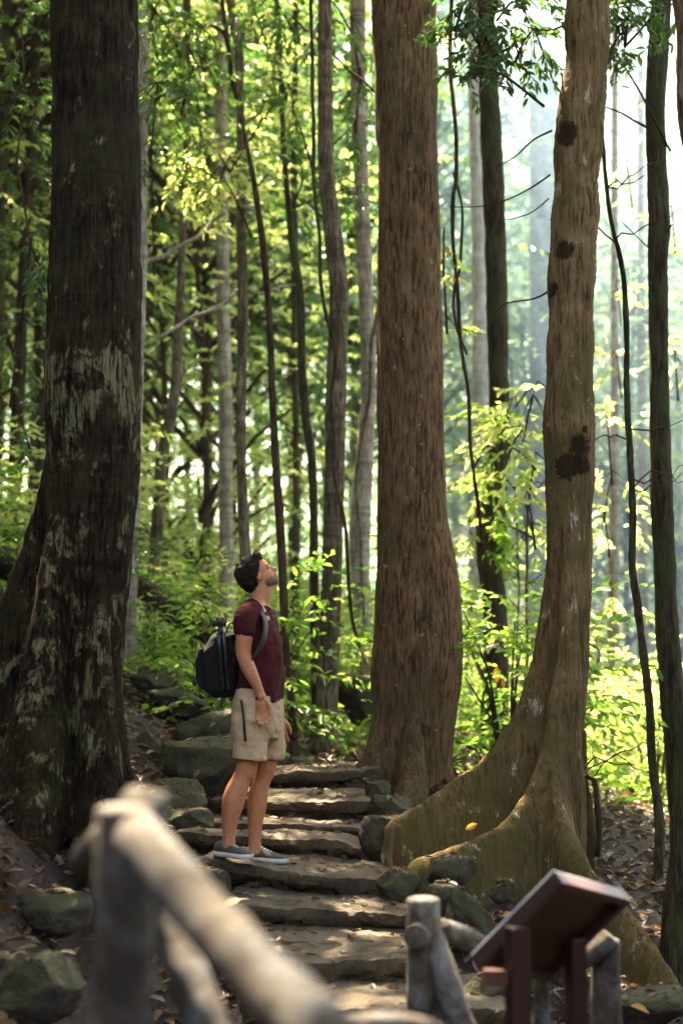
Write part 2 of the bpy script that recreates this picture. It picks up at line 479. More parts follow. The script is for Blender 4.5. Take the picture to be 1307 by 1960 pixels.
def clumps(rng, cen, rad, nc, per, spread=.35):
    """spray bases gathered into clumps inside an ellipsoid"""
    c = rng.normal(0, 1, (nc, 3)); c /= np.linalg.norm(c, axis=1, keepdims=True)
    c *= rng.uniform(.25, 1, (nc, 1)) ** .5
    cc = np.array(cen) + c * np.array(rad)
    s = float(np.mean(rad)) * spread
    off = rng.normal(0, 1, (nc, per, 3)) * np.array([1, 1, .45]) * s
    b = (cc[:, None] + off).reshape(-1, 3)
    d = off.reshape(-1, 3) + np.repeat(cc - np.array(cen), per, axis=0) * .4 + rng.normal(0, .3, (nc * per, 3)) * s
    d[:, 2] *= .4
    return b, d, cc

# ------------------------------------------------------------------ ground
def grid_mesh(name, xs, ys, fn):
    vs = [(x, y, fn(x, y)) for y in ys for x in xs]
    n = len(xs); fs = [(j * n + i, j * n + i + 1, (j + 1) * n + i + 1, (j + 1) * n + i) for j in range(len(ys) - 1) for i in range(n - 1)]
    m = MB(); m.v = vs; m.f = fs
    return m.mesh(name)
def axis(a, b, s, far):
    xs = list(np.arange(a, b + 1e-6, s)); out = []
    st = s; x = b
    while x < far: st *= 1.35; x += st; out.append(x)
    lo = []; st = s; x = a
    while x > -far: st *= 1.35; x -= st; lo.append(x)
    return lo[::-1] + xs + out
def ground_full(x, y):
    z = ground_z(x, y)
    if abs(x) < 6 and 3 < y < 18:
        z += .035 * nz(x, y, 1.7, 7) + .02 * nz(x, y, 5.7, 17)
    return z
g = link('ground', grid_mesh('ground', axis(-5, 5, .09, 400), axis(3, 17, .09, 700), ground_full), M['soil'])
setp(g, kind='structure', label='dark forest floor of soil and moss around the stone steps', cat='ground')

# litter: dead leaves over the floor
n = 42000
yy = RNG.uniform(3.5, 24, n); xx = RNG.uniform(-.5, .5, n) * (yy * .52 + 2.5)
keep = ~((np.abs(xx) < .45) & (yy < 10.3))
xx, yy = xx[keep], yy[keep]
pos = np.array([(x, y, ground_full(x, y) + random.uniform(.004, .03)) for x, y in zip(xx, yy)])
m_ = len(pos)
ln = RNG.uniform(.04, .12, m_)
lit = link('leaf_litter', leaves_mesh('leaf_litter', pos, np.column_stack([RNG.normal(0, 1, m_), RNG.normal(0, 1, m_), RNG.normal(0, .25, m_)]), np.column_stack([RNG.normal(0, .35, m_), RNG.normal(0, .35, m_), np.ones(m_)]), ln, ln * .5), M['litter'])
setp(lit, kind='stuff', label='brown and pale fallen leaves scattered over the forest floor', cat='leaf litter')
# low green cover
n = 1500
yy = RNG.uniform(10.5, 30, n) ; xx = RNG.uniform(-.5, .5, n) * (yy * .6 + 2)
keep = ~((np.abs(xx + .1) < .5) & (yy < 11.5))
xx, yy = xx[keep], yy[keep]
b = np.array([(x, y, ground_z(x, y) + random.uniform(.05, .35)) for x, y in zip(xx, yy)])
d = RNG.normal(0, 1, (len(b), 3)); d[:, 2] = np.abs(d[:, 2]) * .3
gc = link('undergrowth', leaves_mesh('undergrowth', *sprays(RNG, b, d, 8, .35, .12, .9, .3, .4)), M['leaf'])
setp(gc, kind='stuff', label='low leafy green undergrowth covering the floor behind the boulders', cat='undergrowth')

# ------------------------------------------------------------------ canopy helper data
GAPS = [  # (px, py, d, radius): sun comes through the leaves to these places
    (440, 1600, 8.6, .16), (560, 1870, 1.95, .012), (470, 1790, 2.1, .014), (300, 1635, 2.4, .016), (185, 1625, 2.8, .012),
    (455, 1730, 7.4, .09), (1210, 1670, 12, 1.0), (1190, 1480, 14, 1.2), (1240, 1580, 13, .8), (600, 1610, 8.5, .10), (700, 1735, 7.5, .08), (560, 1470, 10.1, .15), (900, 1450, 10.5, .3), (1100, 1350, 8.8, .13), (220, 780, 7.5, .16), (215, 980, 7.5, .14), (190, 1150, 7.4, .12),
    (340, 1430, 10.2, .18), (500, 1530, 9.5, .1), (430, 1520, 8.0, .08), (530, 1100, 8.1, .05), (470, 1180, 7.95, .05), (1085, 900, 8.8, .12), (1090, 1020, 8.8, .1), (800, 1400, 10.4, .12), (1240, 1820, 7.4, .12),
    (700, 560, 10.5, .12), (820, 560, 10.5, .1), (560, 1475, 10.5, .2), (1170, 1740, 7.6, .08), (640, 1955, 3.0, .08), (1100, 1690, 4.5, .06), (850, 1780, 5.0, .05), (1150, 1800, 5.5, .05),
    (1070, 240, 8.8, .12), (980, 1560, 8.3, .09), (1060, 1560, 8.3, .08), (620, 1300, 12, .25), (640, 800, 12, .25), (690, 1000, 15, .4), (460, 800, 13, .3)]
def gap_ok(b, extra=0.0):
    ok = np.ones(len(b), bool)
    s = np.array(SUN)
    for px, py, d, r in GAPS:
        t = np.array(P(px, py, d))
        v = b - t
        al = v @ s
        dist = np.linalg.norm(v - al[:, None] * s, axis=1)
        ok &= ~((dist < r + extra) & (al > 0))
    return ok

# ------------------------------------------------------------------ trees
trees = []   # near trees whose crowns make the canopy
def smooth_profile(rows, step, top_y=None):
    """rows: (py, left px, right px) -> interpolated list"""
    rows = sorted(rows)
    out = []; y = rows[0][0]
    ys = [r[0] for r in rows]
    def cr(k, y):   # monotone-ish cubic through rows
        i = max(0, min(len(rows) - 2, next((j for j in range(len(rows) - 1) if y <= ys[j + 1]), len(rows) - 2)))
        t = (y - ys[i]) / (ys[i + 1] - ys[i])
        p0 = rows[max(0, i - 1)][k]; p1 = rows[i][k]; p2 = rows[i + 1][k]; p3 = rows[min(len(rows) - 1, i + 2)][k]
        return .5 * ((2 * p1) + (p2 - p0) * t + (2 * p0 - 5 * p1 + 4 * p2 - p3) * t * t + (3 * p1 - p0 - 3 * p2 + p3) * t ** 3)
    while y <= rows[-1][0]:
        out.append((y, cr(1, y), cr(2, y))); y += step
    return out
def trunk_mb(rows, d, step=12, seg=28, wob=.05, freq=3.0, d2=None, topz=None, lump=0.0):
    pr = smooth_profile(rows, step)
    pts = []; rad = []
    y0 = rows[0][0]; y1 = rows[-1][0]
    for (y, a, b) in pr:
        dd = d if d2 is None else lerp(d, d2, (y - y0) / (y1 - y0))
        pa, pb = P(a, y, dd), P(b, y, dd)
        pts.append((pa + pb) / 2); rad.append(max(.006, (pb - pa).length / 2))
    if topz:
        p = pts[0]; t = (pts[0] - pts[min(12, len(pts) - 1)]).normalized()
        t = (t + Vector((0, 0, 2))).normalized()
        n = max(3, int((topz - p.z) / .5)); ex = []
        for i in range(n, 0, -1):
            s = i / n
            ex.append((p + t * ((topz - p.z) * s) + Vector((.25 * math.sin(s * 4), .2 * math.sin(s * 3 + 1), 0)) * s, rad[0] * (1 - .55 * s)))
        pts = [e[0] for e in ex] + pts; rad = [e[1] for e in ex] + rad
    m = MB(); m.tube(pts, rad, seg, wob, freq=freq)
    return m, pts, rad

def fin(mb, st, zdrop=.35, n=14, bot=None):
    """buttress root: stations (point on the ridge, half thickness)"""
    rs = []
    for i, (p, th) in enumerate(st):
        q0 = st[max(0, i - 1)][0]; q1 = st[min(len(st) - 1, i + 1)][0]
        t = (q1 - q0); t.z = 0
        if t.length < 1e-4: t = Vector((1, 0, 0))
        t.normalize(); s = Vector((t.y, -t.x, 0)); th *= 1.2
        zb = ground_z(p.x, p.y) - zdrop
        zt = p.z; h = max(.05, zt - zb)
        ring = []
        for j in range(n):
            a = 2 * math.pi * j / n
            cx_, cz_ = math.cos(a), math.sin(a)
            vz = (cz_ * .5 + .5)
            wd = th * (1 + .9 * (1 - vz) ** 2)
            ring.append(Vector((p.x, p.y, zb + h * vz)) + s * wd * cx_)
        rs.append(ring)
    mb.rings(rs)
def spline(pts, k=4):
    out = []
    for i in range(len(pts) - 1):
        p0 = pts[max(0, i - 1)]; p1 = pts[i]; p2 = pts[i + 1]; p3 = pts[min(len(pts) - 1, i + 2)]
        for j in range(k):
            t = j / k
            out.append([.5 * ((2 * b) + (c - a) * t + (2 * a - 5 * b + 4 * c - d_) * t * t + (3 * b - a - 3 * c + d_) * t ** 3) for a, b, c, d_ in zip(p0, p1, p2, p3)])
    out.append(list(pts[-1]))
    return out
def finpx(rows):  # rows: px, py, d, halfthick
    return [(P(a, b, c), th) for a, b, c, th in spline(rows, 4)]

def tree_thing(label, base, group=None, name='tree', cat='tree'):
    return empty(name, base, label, cat, group)

# --- big tree on the left
t1 = tree_thing('huge dark tree with pale lichen patches and flared roots beside the log railing', P(150, 1700, 7.6))
mb, pts, rad = trunk_mb([(-60, 100, 260), (0, 98, 262), (300, 100, 268), (600, 92, 271), (750, 86, 270), (900, 90, 266), (1050, 94, 256), (1200, 95, 240), (1350, 92, 238), (1500, 80, 250), (1640, 60, 275), (1780, 40, 300)], 7.6, 14, 40, .03, topz=12)
fin(mb, finpx([(100, 800, 7.7, .06), (70, 960, 7.75, .10), (40, 1060, 7.8, .12), (5, 1150, 7.85, .13), (-40, 1300, 7.9, .14), (-70, 1450, 7.9, .14), (-110, 1600, 7.9, .12)]))
fin(mb, finpx([(110, 900, 7.5, .05), (90, 1080, 7.35, .09), (70, 1250, 7.2, .11), (45, 1420, 7.05, .12), (10, 1560, 6.9, .12), (-30, 1660, 6.8, .1), (-80, 1760, 6.7, .08)]))
fin(mb, finpx([(190, 1000, 7.45, .05), (195, 1200, 7.32, .08), (200, 1380, 7.25, .10), (205, 1500, 7.15, .11), (212, 1600, 7.0, .1), (225, 1700, 6.85, .08)]))
fin(mb, finpx([(225, 1150, 7.6, .06), (238, 1350, 7.6, .08), (262, 1500, 7.6, .08), (290, 1590, 7.6, .07), (320, 1650, 7.6, .05)]))
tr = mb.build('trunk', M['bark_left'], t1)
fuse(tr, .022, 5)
displace(tr, lambda c, n_: .012 * nz(c[0], c[1], c[2] * .25, 9) + .008 * nz(c[0], c[1], c[2] * .18, 24) + .006 * nz(c[0] * .3, c[1] * .3, c[2], 20) if c[2] < 4.5 else 0)
trees.append((t1, pts[0].x, pts[0].y, 'bark_left'))

# --- big reddish tree in the middle
t2 = tree_thing('straight reddish brown tree with swollen base standing at the head of the stairs', P(790, 1490, 10.5))
mb, pts, rad = trunk_mb([(-60, 706, 832), (0, 710, 833), (150, 716, 836), (300, 722, 838), (600, 722, 845), (900, 722, 851), (1000, 722, 858), (1080, 720, 872), (1150, 717, 881), (1230, 715, 884), (1300, 711, 882), (1400, 712, 868), (1500, 705, 865), (1600, 690, 875)], 10.5, 12, 44, .025, topz=13)
fin(mb, finpx([(730, 1300, 10.4, .06), (712, 1400, 10.3, .08), (690, 1450, 10.25, .08), (665, 1475, 10.2, .06), (640, 1500, 10.1, .05)]))
fin(mb, finpx([(790, 1330, 10.1, .07), (785, 1450, 10.0, .09), (775, 1510, 9.85, .08), (760, 1545, 9.7, .05)]))
fin(mb, finpx([(850, 1380, 10.4, .06), (862, 1470, 10.4, .08), (890, 1520, 10.3, .07)]))
tr = mb.build('trunk', M['bark_mid'], t2)
fuse(tr, .024, 4)
displace(tr, lambda c, n_: (.012 * nz(c[0], c[1], c[2] * .15, 14) + .012 * nz(c[0], c[1], c[2] * .6, 4)) if c[2] < 5.5 else 0)
trees.append((t2, pts[0].x, pts[0].y, 'bark_mid'))

# --- buttressed tree on the right
t3 = tree_thing('brown tree with spreading buttress roots behind the wooden sign', P(1060, 1620, 8.8))
mb, pts, rad = trunk_mb([(-60, 1089, 1172), (0, 1086, 1168), (150, 1074, 1160), (300, 1060, 1150), (500, 1050, 1139), (700, 1043, 1135), (850, 1041, 1136), (1000, 1042, 1134), (1130, 1046, 1131), (1300, 1050, 1124), (1450, 1050, 1110), (1560, 1045, 1106), (1700, 1035, 1110)], 8.8, 12, 40, .03, topz=12.5)
fin(mb, finpx([(1062, 880, 8.8, .05), (1052, 1000, 8.85, .07), (1038, 1120, 8.85, .08), (1018, 1240, 8.85, .08), (995, 1330, 8.82, .075), (962, 1400, 8.8, .07), (925, 1440, 8.75, .07), (880, 1475, 8.7, .065), (825, 1515, 8.6, .06), (775, 1548, 8.5, .055), (740, 1572, 8.4, .04)]))
fin(mb, finpx([(1085, 950, 8.65, .05), (1080, 1100, 8.6, .07), (1070, 1250, 8.58, .075), (1050, 1380, 8.5, .08), (1015, 1480, 8.38, .08), (975, 1560, 8.22, .075), (910, 1600, 8.1, .07), (850, 1622, 8.0, .065), (800, 1640, 7.95, .06), (782, 1672, 7.9, .05)]))
fin(mb, finpx([(1062, 1350, 8.55, .07), (1062, 1460, 8.4, .08), (1075, 1550, 8.2, .08), (1110, 1630, 7.95, .075), (1165, 1700, 7.7, .07), (1225, 1775, 7.45, .065), (1285, 1860, 7.2, .06), (1330, 1935, 7.05, .04)]))
fin(mb, finpx([(1105, 1350, 9.0, .06), (1108, 1500, 9.1, .07), (1118, 1600, 9.25, .06), (1150, 1680, 9.5, .05)]))
tr = mb.build('trunk', M['bark_right'], t3)
fuse(tr, .02, 5)
displace(tr, lambda c, n_: (.012 * nz(c[0], c[1], c[2] * .3, 10) + .026 * nz(c[0], c[1], c[2], 3.2) + .006 * nz(c[0], c[1], c[2], 30)) if c[2] < 4.8 else 0)
trees.append((t3, pts[0].x, pts[0].y, 'bark_right'))

# --- slimmer trees of the middle distance
TL = [
 # label, mat, d, rows
 ('dark mossy tree with leafy climbers halfway up, behind the buttressed tree', 'bark_green', 13.5, [(-60, 912, 945), (100, 914, 950), (300, 920, 962), (450, 927, 968), (600, 930, 971), (800, 934, 974), (900, 925, 972), (1000, 908, 968), (1100, 915, 966), (1200, 925, 972), (1400, 918, 974), (1480, 905, 980)]),
 ('dark knobbly trunk near the right edge with a crooked upper part', 'bark_green', 10.5, [(-60, 1245, 1285), (0, 1245, 1283), (130, 1237, 1278), (200, 1234, 1272), (290, 1236, 1274), (420, 1240, 1281), (500, 1239, 1277), (700, 1242, 1279), (900, 1243, 1285), (1100, 1250, 1293), (1250, 1256, 1302), (1400, 1268, 1318), (1550, 1278, 1326), (1760, 1285, 1345)]),
 ('thick dark trunk cut by the lower right corner edge', 'bark_green', 7.6, [(900, 1345, 1375), (1200, 1325, 1370), (1380, 1305, 1360), (1500, 1292, 1352), (1700, 1272, 1345), (1850, 1255, 1345), (1960, 1240, 1350)]),
 ('tall brown trunk with dark blotches just right of the hiker', 'bark_brown', 12.0, [(-60, 607, 634), (0, 608, 635), (200, 608, 637), (330, 610, 640), (450, 620, 655), (550, 630, 666), (680, 626, 664), (800, 622, 662), (1000, 618, 657), (1200, 611, 652), (1350, 603, 648), (1480, 592, 650)]),
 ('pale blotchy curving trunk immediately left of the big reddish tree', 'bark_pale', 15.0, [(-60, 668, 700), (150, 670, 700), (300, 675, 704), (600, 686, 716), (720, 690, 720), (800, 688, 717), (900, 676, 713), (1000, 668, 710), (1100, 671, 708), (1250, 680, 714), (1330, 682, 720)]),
 ('slim mottled trunk directly behind the hiker’s head', 'bark_brown', 13.0, [(-60, 428, 446), (0, 433, 449), (83, 447, 465), (200, 453, 468), (300, 452, 472), (450, 452, 473), (600, 455, 475), (750, 452, 472), (900, 453, 472), (1050, 458, 480), (1200, 462, 486), (1360, 462, 490)]),
 ('thin leaning dark trunk passing behind the hiker’s face', 'bark_twig', 11.2, [(255, 465, 473), (340, 480, 490), (420, 491, 503), (500, 500, 513), (600, 509, 522), (750, 514, 528), (900, 521, 537), (1050, 530, 547), (1150, 535, 551), (1250, 541, 555), (1340, 549, 566), (1430, 550, 572)]),
 ('thin dark trunk bending at chest height between hiker and blotched trunk', 'bark_green', 13.0, [(-60, 522, 532), (100, 530, 540), (290, 538, 548), (380, 545, 556), (460, 552, 566), (560, 567, 582), (700, 570, 586), (800, 576, 594), (870, 587, 604), (960, 592, 608), (1100, 592, 610), (1250, 594, 612), (1380, 595, 616), (1450, 594, 622)]),
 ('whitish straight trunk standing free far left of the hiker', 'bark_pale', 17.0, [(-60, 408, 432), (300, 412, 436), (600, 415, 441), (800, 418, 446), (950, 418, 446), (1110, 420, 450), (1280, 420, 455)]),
 ('curved grey brown trunk with a crook, near the fallen log', 'bark_brown', 14.0, [(-60, 352, 366), (300, 350, 364), (480, 342, 356), (600, 335, 352), (740, 326, 346), (800, 315, 338), (870, 300, 322), (1000, 290, 314), (1100, 283, 305), (1200, 276, 300), (1300, 270, 300)]),
 ('pale grey trunk half hidden behind the huge dark tree', 'bark_pale', 12.0, [(-60, 255, 285), (500, 255, 282), (700, 250, 276), (900, 245, 270), (1050, 240, 266), (1220, 232, 262), (1350, 226, 262)]),
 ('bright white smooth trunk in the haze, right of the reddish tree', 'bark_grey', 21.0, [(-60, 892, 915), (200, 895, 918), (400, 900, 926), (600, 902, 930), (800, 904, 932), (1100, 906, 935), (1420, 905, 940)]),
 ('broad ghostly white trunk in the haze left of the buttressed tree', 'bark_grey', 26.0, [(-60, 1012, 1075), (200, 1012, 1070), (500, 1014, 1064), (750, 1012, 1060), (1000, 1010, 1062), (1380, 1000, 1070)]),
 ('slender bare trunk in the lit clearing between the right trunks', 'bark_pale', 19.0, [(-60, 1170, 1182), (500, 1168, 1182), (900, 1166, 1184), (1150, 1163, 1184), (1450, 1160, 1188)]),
 ('slender bare trunk in the haze close beside the crooked right trunk', 'bark_pale', 22.0, [(-60, 1218, 1232), (500, 1219, 1233), (1000, 1220, 1238), (1420, 1218, 1242)]),
 ('thin straight trunk in shade left of the white free trunk', 'bark_green', 20.0, [(-60, 388, 404), (400, 390, 405), (900, 392, 408), (1250, 390, 412)]),
 ('dark sapling trunk behind the pale blotchy curving one', 'bark_green', 18.0, [(-60, 560, 572), (400, 556, 570), (900, 560, 573), (1280, 556, 574)]),
]
for lab, mt, d, rows in TL:
    t = tree_thing(lab, P((rows[-1][1] + rows[-1][2]) / 2, rows[-1][0], d), group='slim forest trees behind the stairs')
    mb, pts, rad = trunk_mb(rows, d, 14, 22, .10, freq=4.0, topz=None if 'corner' in lab or 'face' in lab else (12 if d < 14 else 13))
    # settle the foot into the ground
    p = pts[-1]; gz = ground_z(p.x, p.y)
    if p.z > gz - .2:
        mb.tube([p + Vector((0, 0, .05)), Vector((p.x, p.y, (p.z + gz) / 2 - .1)), Vector((p.x, p.y, gz - .25))], [rad[-1], rad[-1] * 1.12, rad[-1] * 1.35], 22, .1)
    mb.build('trunk', M[mt], t)
    trees.append((t, pts[0].x, pts[0].y, mt))
NT = {t[0]['label']: t[0] for t in trees}

# branches belonging to those trees: (tree label start, [(px,py,d)], r0, r1, mat)
def find(s): return next(t[0] for t in trees if t[0]['label'].startswith(s))
BR = [
 ('curved grey', [(272, 500, 12.5), (310, 492, 12.6), (345, 470, 12.7), (385, 450, 12.8), (410, 420, 12.9), (445, 398, 13)], .022, .016, 'bark_pale'),
 ('slim mottled', [(462, 395, 13), (480, 400, 12.6), (492, 412, 12.2), (500, 440, 11.8)], .02, .02, 'bark_pale'),
 ('slim mottled', [(455, 555, 13), (430, 580, 12.9), (395, 598, 12.8), (365, 608, 12.8), (335, 628, 12.7), (300, 648, 12.6)], .022, .012, 'bark_pale'),
 ('slim mottled', [(468, 235, 13), (490, 222, 13), (505, 205, 13), (520, 180, 13), (532, 150, 13)], .02, .008, 'bark_pale'),
 ('slim mottled', [(458, 200, 13), (444, 150, 13), (437, 90, 13), (425, 60, 13), (395, 48, 13), (360, 52, 13), (335, 62, 13)], .028, .010, 'bark_twig'),
 ('slim mottled', [(437, 80, 13), (430, 40, 13), (424, -20, 13)], .022, .018, 'bark_twig'),
 ('slim mottled', [(460, 270, 13), (430, 262, 13), (400, 275, 13), (370, 290, 13)], .018, .006, 'bark_pale'),
 ('tall brown', [(612, 40, 12), (590, 90, 12), (565, 120, 12), (550, 150, 12)], .016, .006, 'bark_pale'),
 ('slim mottled', [(470, 550, 13), (500, 562, 13), (540, 548, 13), (575, 545, 13)], .012, .008, 'bark_pale'),
 ('curved grey', [(330, 760, 14), (350, 720, 14), (352, 690, 14)], .02, .008, 'bark_brown'),
 ('dark knobbly', [(1262, 460, 10.5), (1285, 430, 10.4)], .03, .006, 'bark_green'),
 ('dark knobbly', [(1240, 245, 10.5), (1215, 232, 10.3), (1185, 215, 10.1), (1158, 205, 10)], .012, .005, 'bark_twig'),
 ('dark knobbly', [(1245, 480, 10.5), (1215, 450, 10.4), (1185, 420, 10.3)], .006, .003, 'bark_twig'),
 ('brown tree', [(1056, 250, 8.8), (1020, 268, 8.9), (985, 300, 9), (950, 318, 9.1)], .008, .003, 'bark_twig'),
 ('brown tree', [(1052, 335, 8.8), (1015, 360, 8.9), (970, 382, 9), (920, 395, 9.1), (860, 396, 9.2)], .007, .003, 'bark_twig'),
 ('brown tree', [(1050, 380, 8.8), (1010, 410, 8.9), (950, 425, 9)], .006, .002, 'bark_twig'),
 ('brown tree', [(1046, 560, 8.8), (1020, 572, 8.9), (960, 585, 9), (930, 630, 9.1)], .008, .003, 'bark_twig'),
 ('brown tree', [(1075, 50, 8.8), (1050, 58, 8.9), (1010, 52, 9), (975, 30, 9.1)], .007, .003, 'bark_twig'),
 ('straight reddish', [(722, 180, 10.5), (690, 150, 10.6), (660, 130, 10.7)], .012, .004, 'bark_twig'),
 ('dark mossy', [(960, 1230, 13.5), (920, 1245, 13), (885, 1258, 12.5), (865, 1262, 12.2)], .02, .01, 'bark_pale'),
 ('dark mossy', [(945, 1440, 13.5), (930, 1395, 13.2), (945, 1380, 13.1), (965, 1385, 13), (972, 1430, 12.9)], .016, .014, 'bark_green'),
]
for lab, pl, r0, r1, mt in BR:
    sp = spline([tuple(P(*q)) for q in pl], 5)
    mb = MB(); mb.tube(sp, [lerp(r0, r1, i / (len(sp) - 1)) for i in range(len(sp))], 8, .15, freq=9)
    mb.build('branch', M[mt], find(lab))

# lianas and saplings: things of their own
def vine(label, pl, r0, r1, mt, name='vine', cat='vine', wob=.25, twigs=0, group='hanging vines and thin saplings'):
    sp = spline([tuple(P(*q)) for q in pl], 7)
    sp = [Vector(p) + Vector((nz(p[2], 1, pl[0][0], 2.2), nz(p[2], 5, pl[0][0], 2.2), 0)) * .03 for p in sp]
    t = empty(name, sp[-1], label, cat, group)
    mb = MB(); mb.tube(sp, [lerp(r0, r1, i / (len(sp) - 1)) for i in range(len(sp))], 10, wob, freq=12)
    mb.build('stem', M[mt], t)
    rr = random.Random(len(label))
    for k in range(twigs):
        p = Vector(sp[rr.randrange(2, len(sp) // 2)]); a = rr.choice((-1, 1))
        q = [p]
        for s in range(7): q.append(q[-1] + Vector((a * rr.uniform(.03, .09), rr.uniform(-.03, .03), rr.uniform(-.05, .08))))
        m2 = MB(); m2.tube(q, [.006, .006, .005, .005, .004, .003, .003, .002], 6)
        m2.build('twig', M['bark_twig'], t)
    return t
vine('thin crooked dark sapling right of the buttressed tree with bare twigs', [(1148, 230, 9.4), (1160, 330, 9.4), (1172, 430, 9.4), (1185, 490, 9.4), (1196, 560, 9.4), (1197, 700, 9.4), (1203, 800, 9.4), (1208, 960, 9.4), (1212, 1080, 9.4), (1222, 1190, 9.4), (1240, 1320, 9.3), (1252, 1480, 9.3), (1257, 1600, 9.2), (1246, 1720, 9.1), (1240, 1800, 9.0)], .012, .036, 'bark_green', 'sapling', 'sapling', twigs=9)
vine('dark liana winding down the tall blotched trunk to the foot of the reddish tree', [(598, -60, 11.6), (597, 100, 11.6), (602, 250, 11.6), (606, 380, 11.6), (612, 480, 11.6), (622, 600, 11.6), (640, 680, 11.6), (636, 800, 11.6), (642, 900, 11.5), (655, 980, 11.4), (663, 1060, 11.3), (672, 1160, 11.2), (690, 1230, 11.1), (715, 1285, 10.9), (740, 1330, 10.7)], .017, .014, 'bark_green')
vine('pale stem climbing beside the curving pale trunk', [(720, 590, 14.3), (712, 640, 14.3), (708, 720, 14.3), (696, 820, 14.3), (685, 900, 14.3), (690, 1050, 14.3), (700, 1200, 14.2)], .022, .014, 'bark_brown')
vine('long thin liana hanging in the blue haze beside the reddish trunk', [(860, -60, 11), (863, 100, 11), (868, 220, 11), (872, 330, 11), (865, 390, 11), (868, 520, 11), (882, 620, 11), (888, 700, 11), (896, 790, 11), (905, 880, 11), (912, 960, 11.2), (925, 1060, 11.6)], .018, .014, 'bark_twig')
vine('second liana looped around the long one in the haze', [(868, 330, 11.05), (880, 400, 11.05), (876, 500, 11.05), (866, 560, 11.05), (874, 630, 11.05), (892, 680, 11.05)], .012, .012, 'bark_twig')
vine('thin straight reddish stem seen between the mossy and buttressed trees', [(1012, 900, 12.5), (1010, 1000, 12.5), (1008, 1150, 12.5), (1005, 1300, 12.5), (1003, 1430, 12.5)], .012, .014, 'bark_mid', 'sapling', 'sapling', twigs=3)
vine('thinner reddish stem left of its twin behind the buttressed tree', [(990, 1000, 13), (992, 1120, 13), (988, 1290, 13), (985, 1420, 13)], .009, .012, 'bark_mid', 'sapling', 'sapling', twigs=3)
vine('dark trunklet leaning at the upper right corner', [(1292, -60, 9), (1302, 60, 9), (1312, 200, 9), (1330, 400, 9), (1338, 900, 9), (1340, 1700, 9)], .045, .05, 'bark_mid', 'sapling', 'sapling')
vine('short mossy twig with dangling dead leaves beside the buttressed tree', [(1105, 1480, 8.9), (1125, 1486, 8.8), (1140, 1500, 8.8), (1142, 1560, 8.8), (1140, 1640, 8.8)], .012, .02, 'bark_green', 'sapling', 'sapling', twigs=6)

# ------------------------------------------------------------------ overhead canopy: the crowns of the near trees
crown_rng = np.random.default_rng(3)
n = 9000
b = np.column_stack([crown_rng.uniform(-14, 12, n), crown_rng.uniform(-1, 18, n), crown_rng.uniform(10.6, 14.5, n)])
d = crown_rng.normal(0, 1, (n, 3)); d[:, 2] *= .3
keep = gap_ok(b, .25)
b, d = b[keep], d[keep]
near = [t for t in trees if -1 < t[2] < 21]
own = np.array([min(range(len(near)), key=lambda k: (near[k][1] - q[0]) ** 2 + (near[k][2] - q[1]) ** 2) for q in b])
for k, (t, tx, ty, mt) in enumerate(near):
    sel = own == k
    if sel.sum() < 3: continue
    pos, dd, nr, ln, wd = sprays(crown_rng, b[sel], d[sel], 10, .7, .30, .8, .2, .5)
    dn_ = dd / np.linalg.norm(dd, axis=1, keepdims=True)
    ok = gap_ok(pos, .05) & gap_ok(pos + dn_ * ln[:, None] * .5, .05) & gap_ok(pos + dn_ * ln[:, None], .05)
    link('crown', leaves_mesh('crown', pos[ok], dd[ok], nr[ok], ln[ok], wd[ok]), M['leaf_canopy'], t)

# unseen leaf curtain added beside and behind the viewpoint (keeps the path in deep shade)
rng = np.random.default_rng(77)
n = 20000
a_ = rng.uniform(0, 2 * math.pi, n); q_ = rng.uniform(0, 1, n)
y = 3 + np.sin(a_) * (16 + 2.5 * q_); x = np.cos(a_) * (10.5 + 2.5 * q_)
z = rng.uniform(-2.5, 14, n)
keep = ((x < -.27 * np.maximum(y, 0) - 1.6) & (y > -3)) | ((y < -1) & (z < 6.5)) | ((x > .3 * np.maximum(y, 0) + 2) & (y < 9) & (z < 6.5))
b = np.column_stack([x, y, z])[keep]
b = b[gap_ok(b, .5)]
d = rng.normal(0, 1, (len(b), 3)); d[:, 2] *= .4
o = link('forest', leaves_mesh('forest', *sprays(rng, b, d, 10, 1.1, .5, .4, .3, .55)), M['leaf_canopy'])
setp(o, kind='stuff', label='dense leaf curtain added out of view to shade the path', cat='forest')

# ------------------------------------------------------------------ background forest
def crown_variant(seed, cen, rad, nc, per, leaf, k, slen, mat, droop=.3, asp=.38):
    rng = np.random.default_rng(seed)
    bb, dd, cc = clumps(rng, cen, rad, nc, per)
    me = leaves_mesh('crown', *sprays(rng, bb, dd, k, slen, leaf, .8, droop, asp))
    me.materials.append(mat)
    lm = MB()
    base = Vector((0, 0, cen[2] - rad[2]))
    for c in cc:
        c = Vector(c); s = Vector((0, 0, max(cen[2] - rad[2] * .9, c.z - abs(c.x) * .6 - abs(c.y) * .6)))
        mid = (s + c) / 2 + Vector((0, 0, .15))
        lm.tube([s, mid, c], [.035, .022, .008], 6, .1)
    lme = lm.mesh('limbs'); lme.materials.append(M['bark_twig'])
    return me, lme
def trunk_variant(seed, h, r, mat):
    rr = random.Random(seed); m = MB(); pts = []; rad = []
    ox, oy = 0, 0
    for i in range(22):
        s = i / 21
        ox = .25 * math.sin(s * 3 + seed) * s; oy = .2 * math.sin(s * 4 + seed * 2) * s
        pts.append((ox, oy, -0.6 + s * (h + .6))); rad.append(r * (1.25 - .8 * s) if s > .05 else r * 1.5)
    m.tube(pts, rad, 14, .1, freq=2)
    me = m.mesh('trunk'); me.materials.append(M[mat]); return me
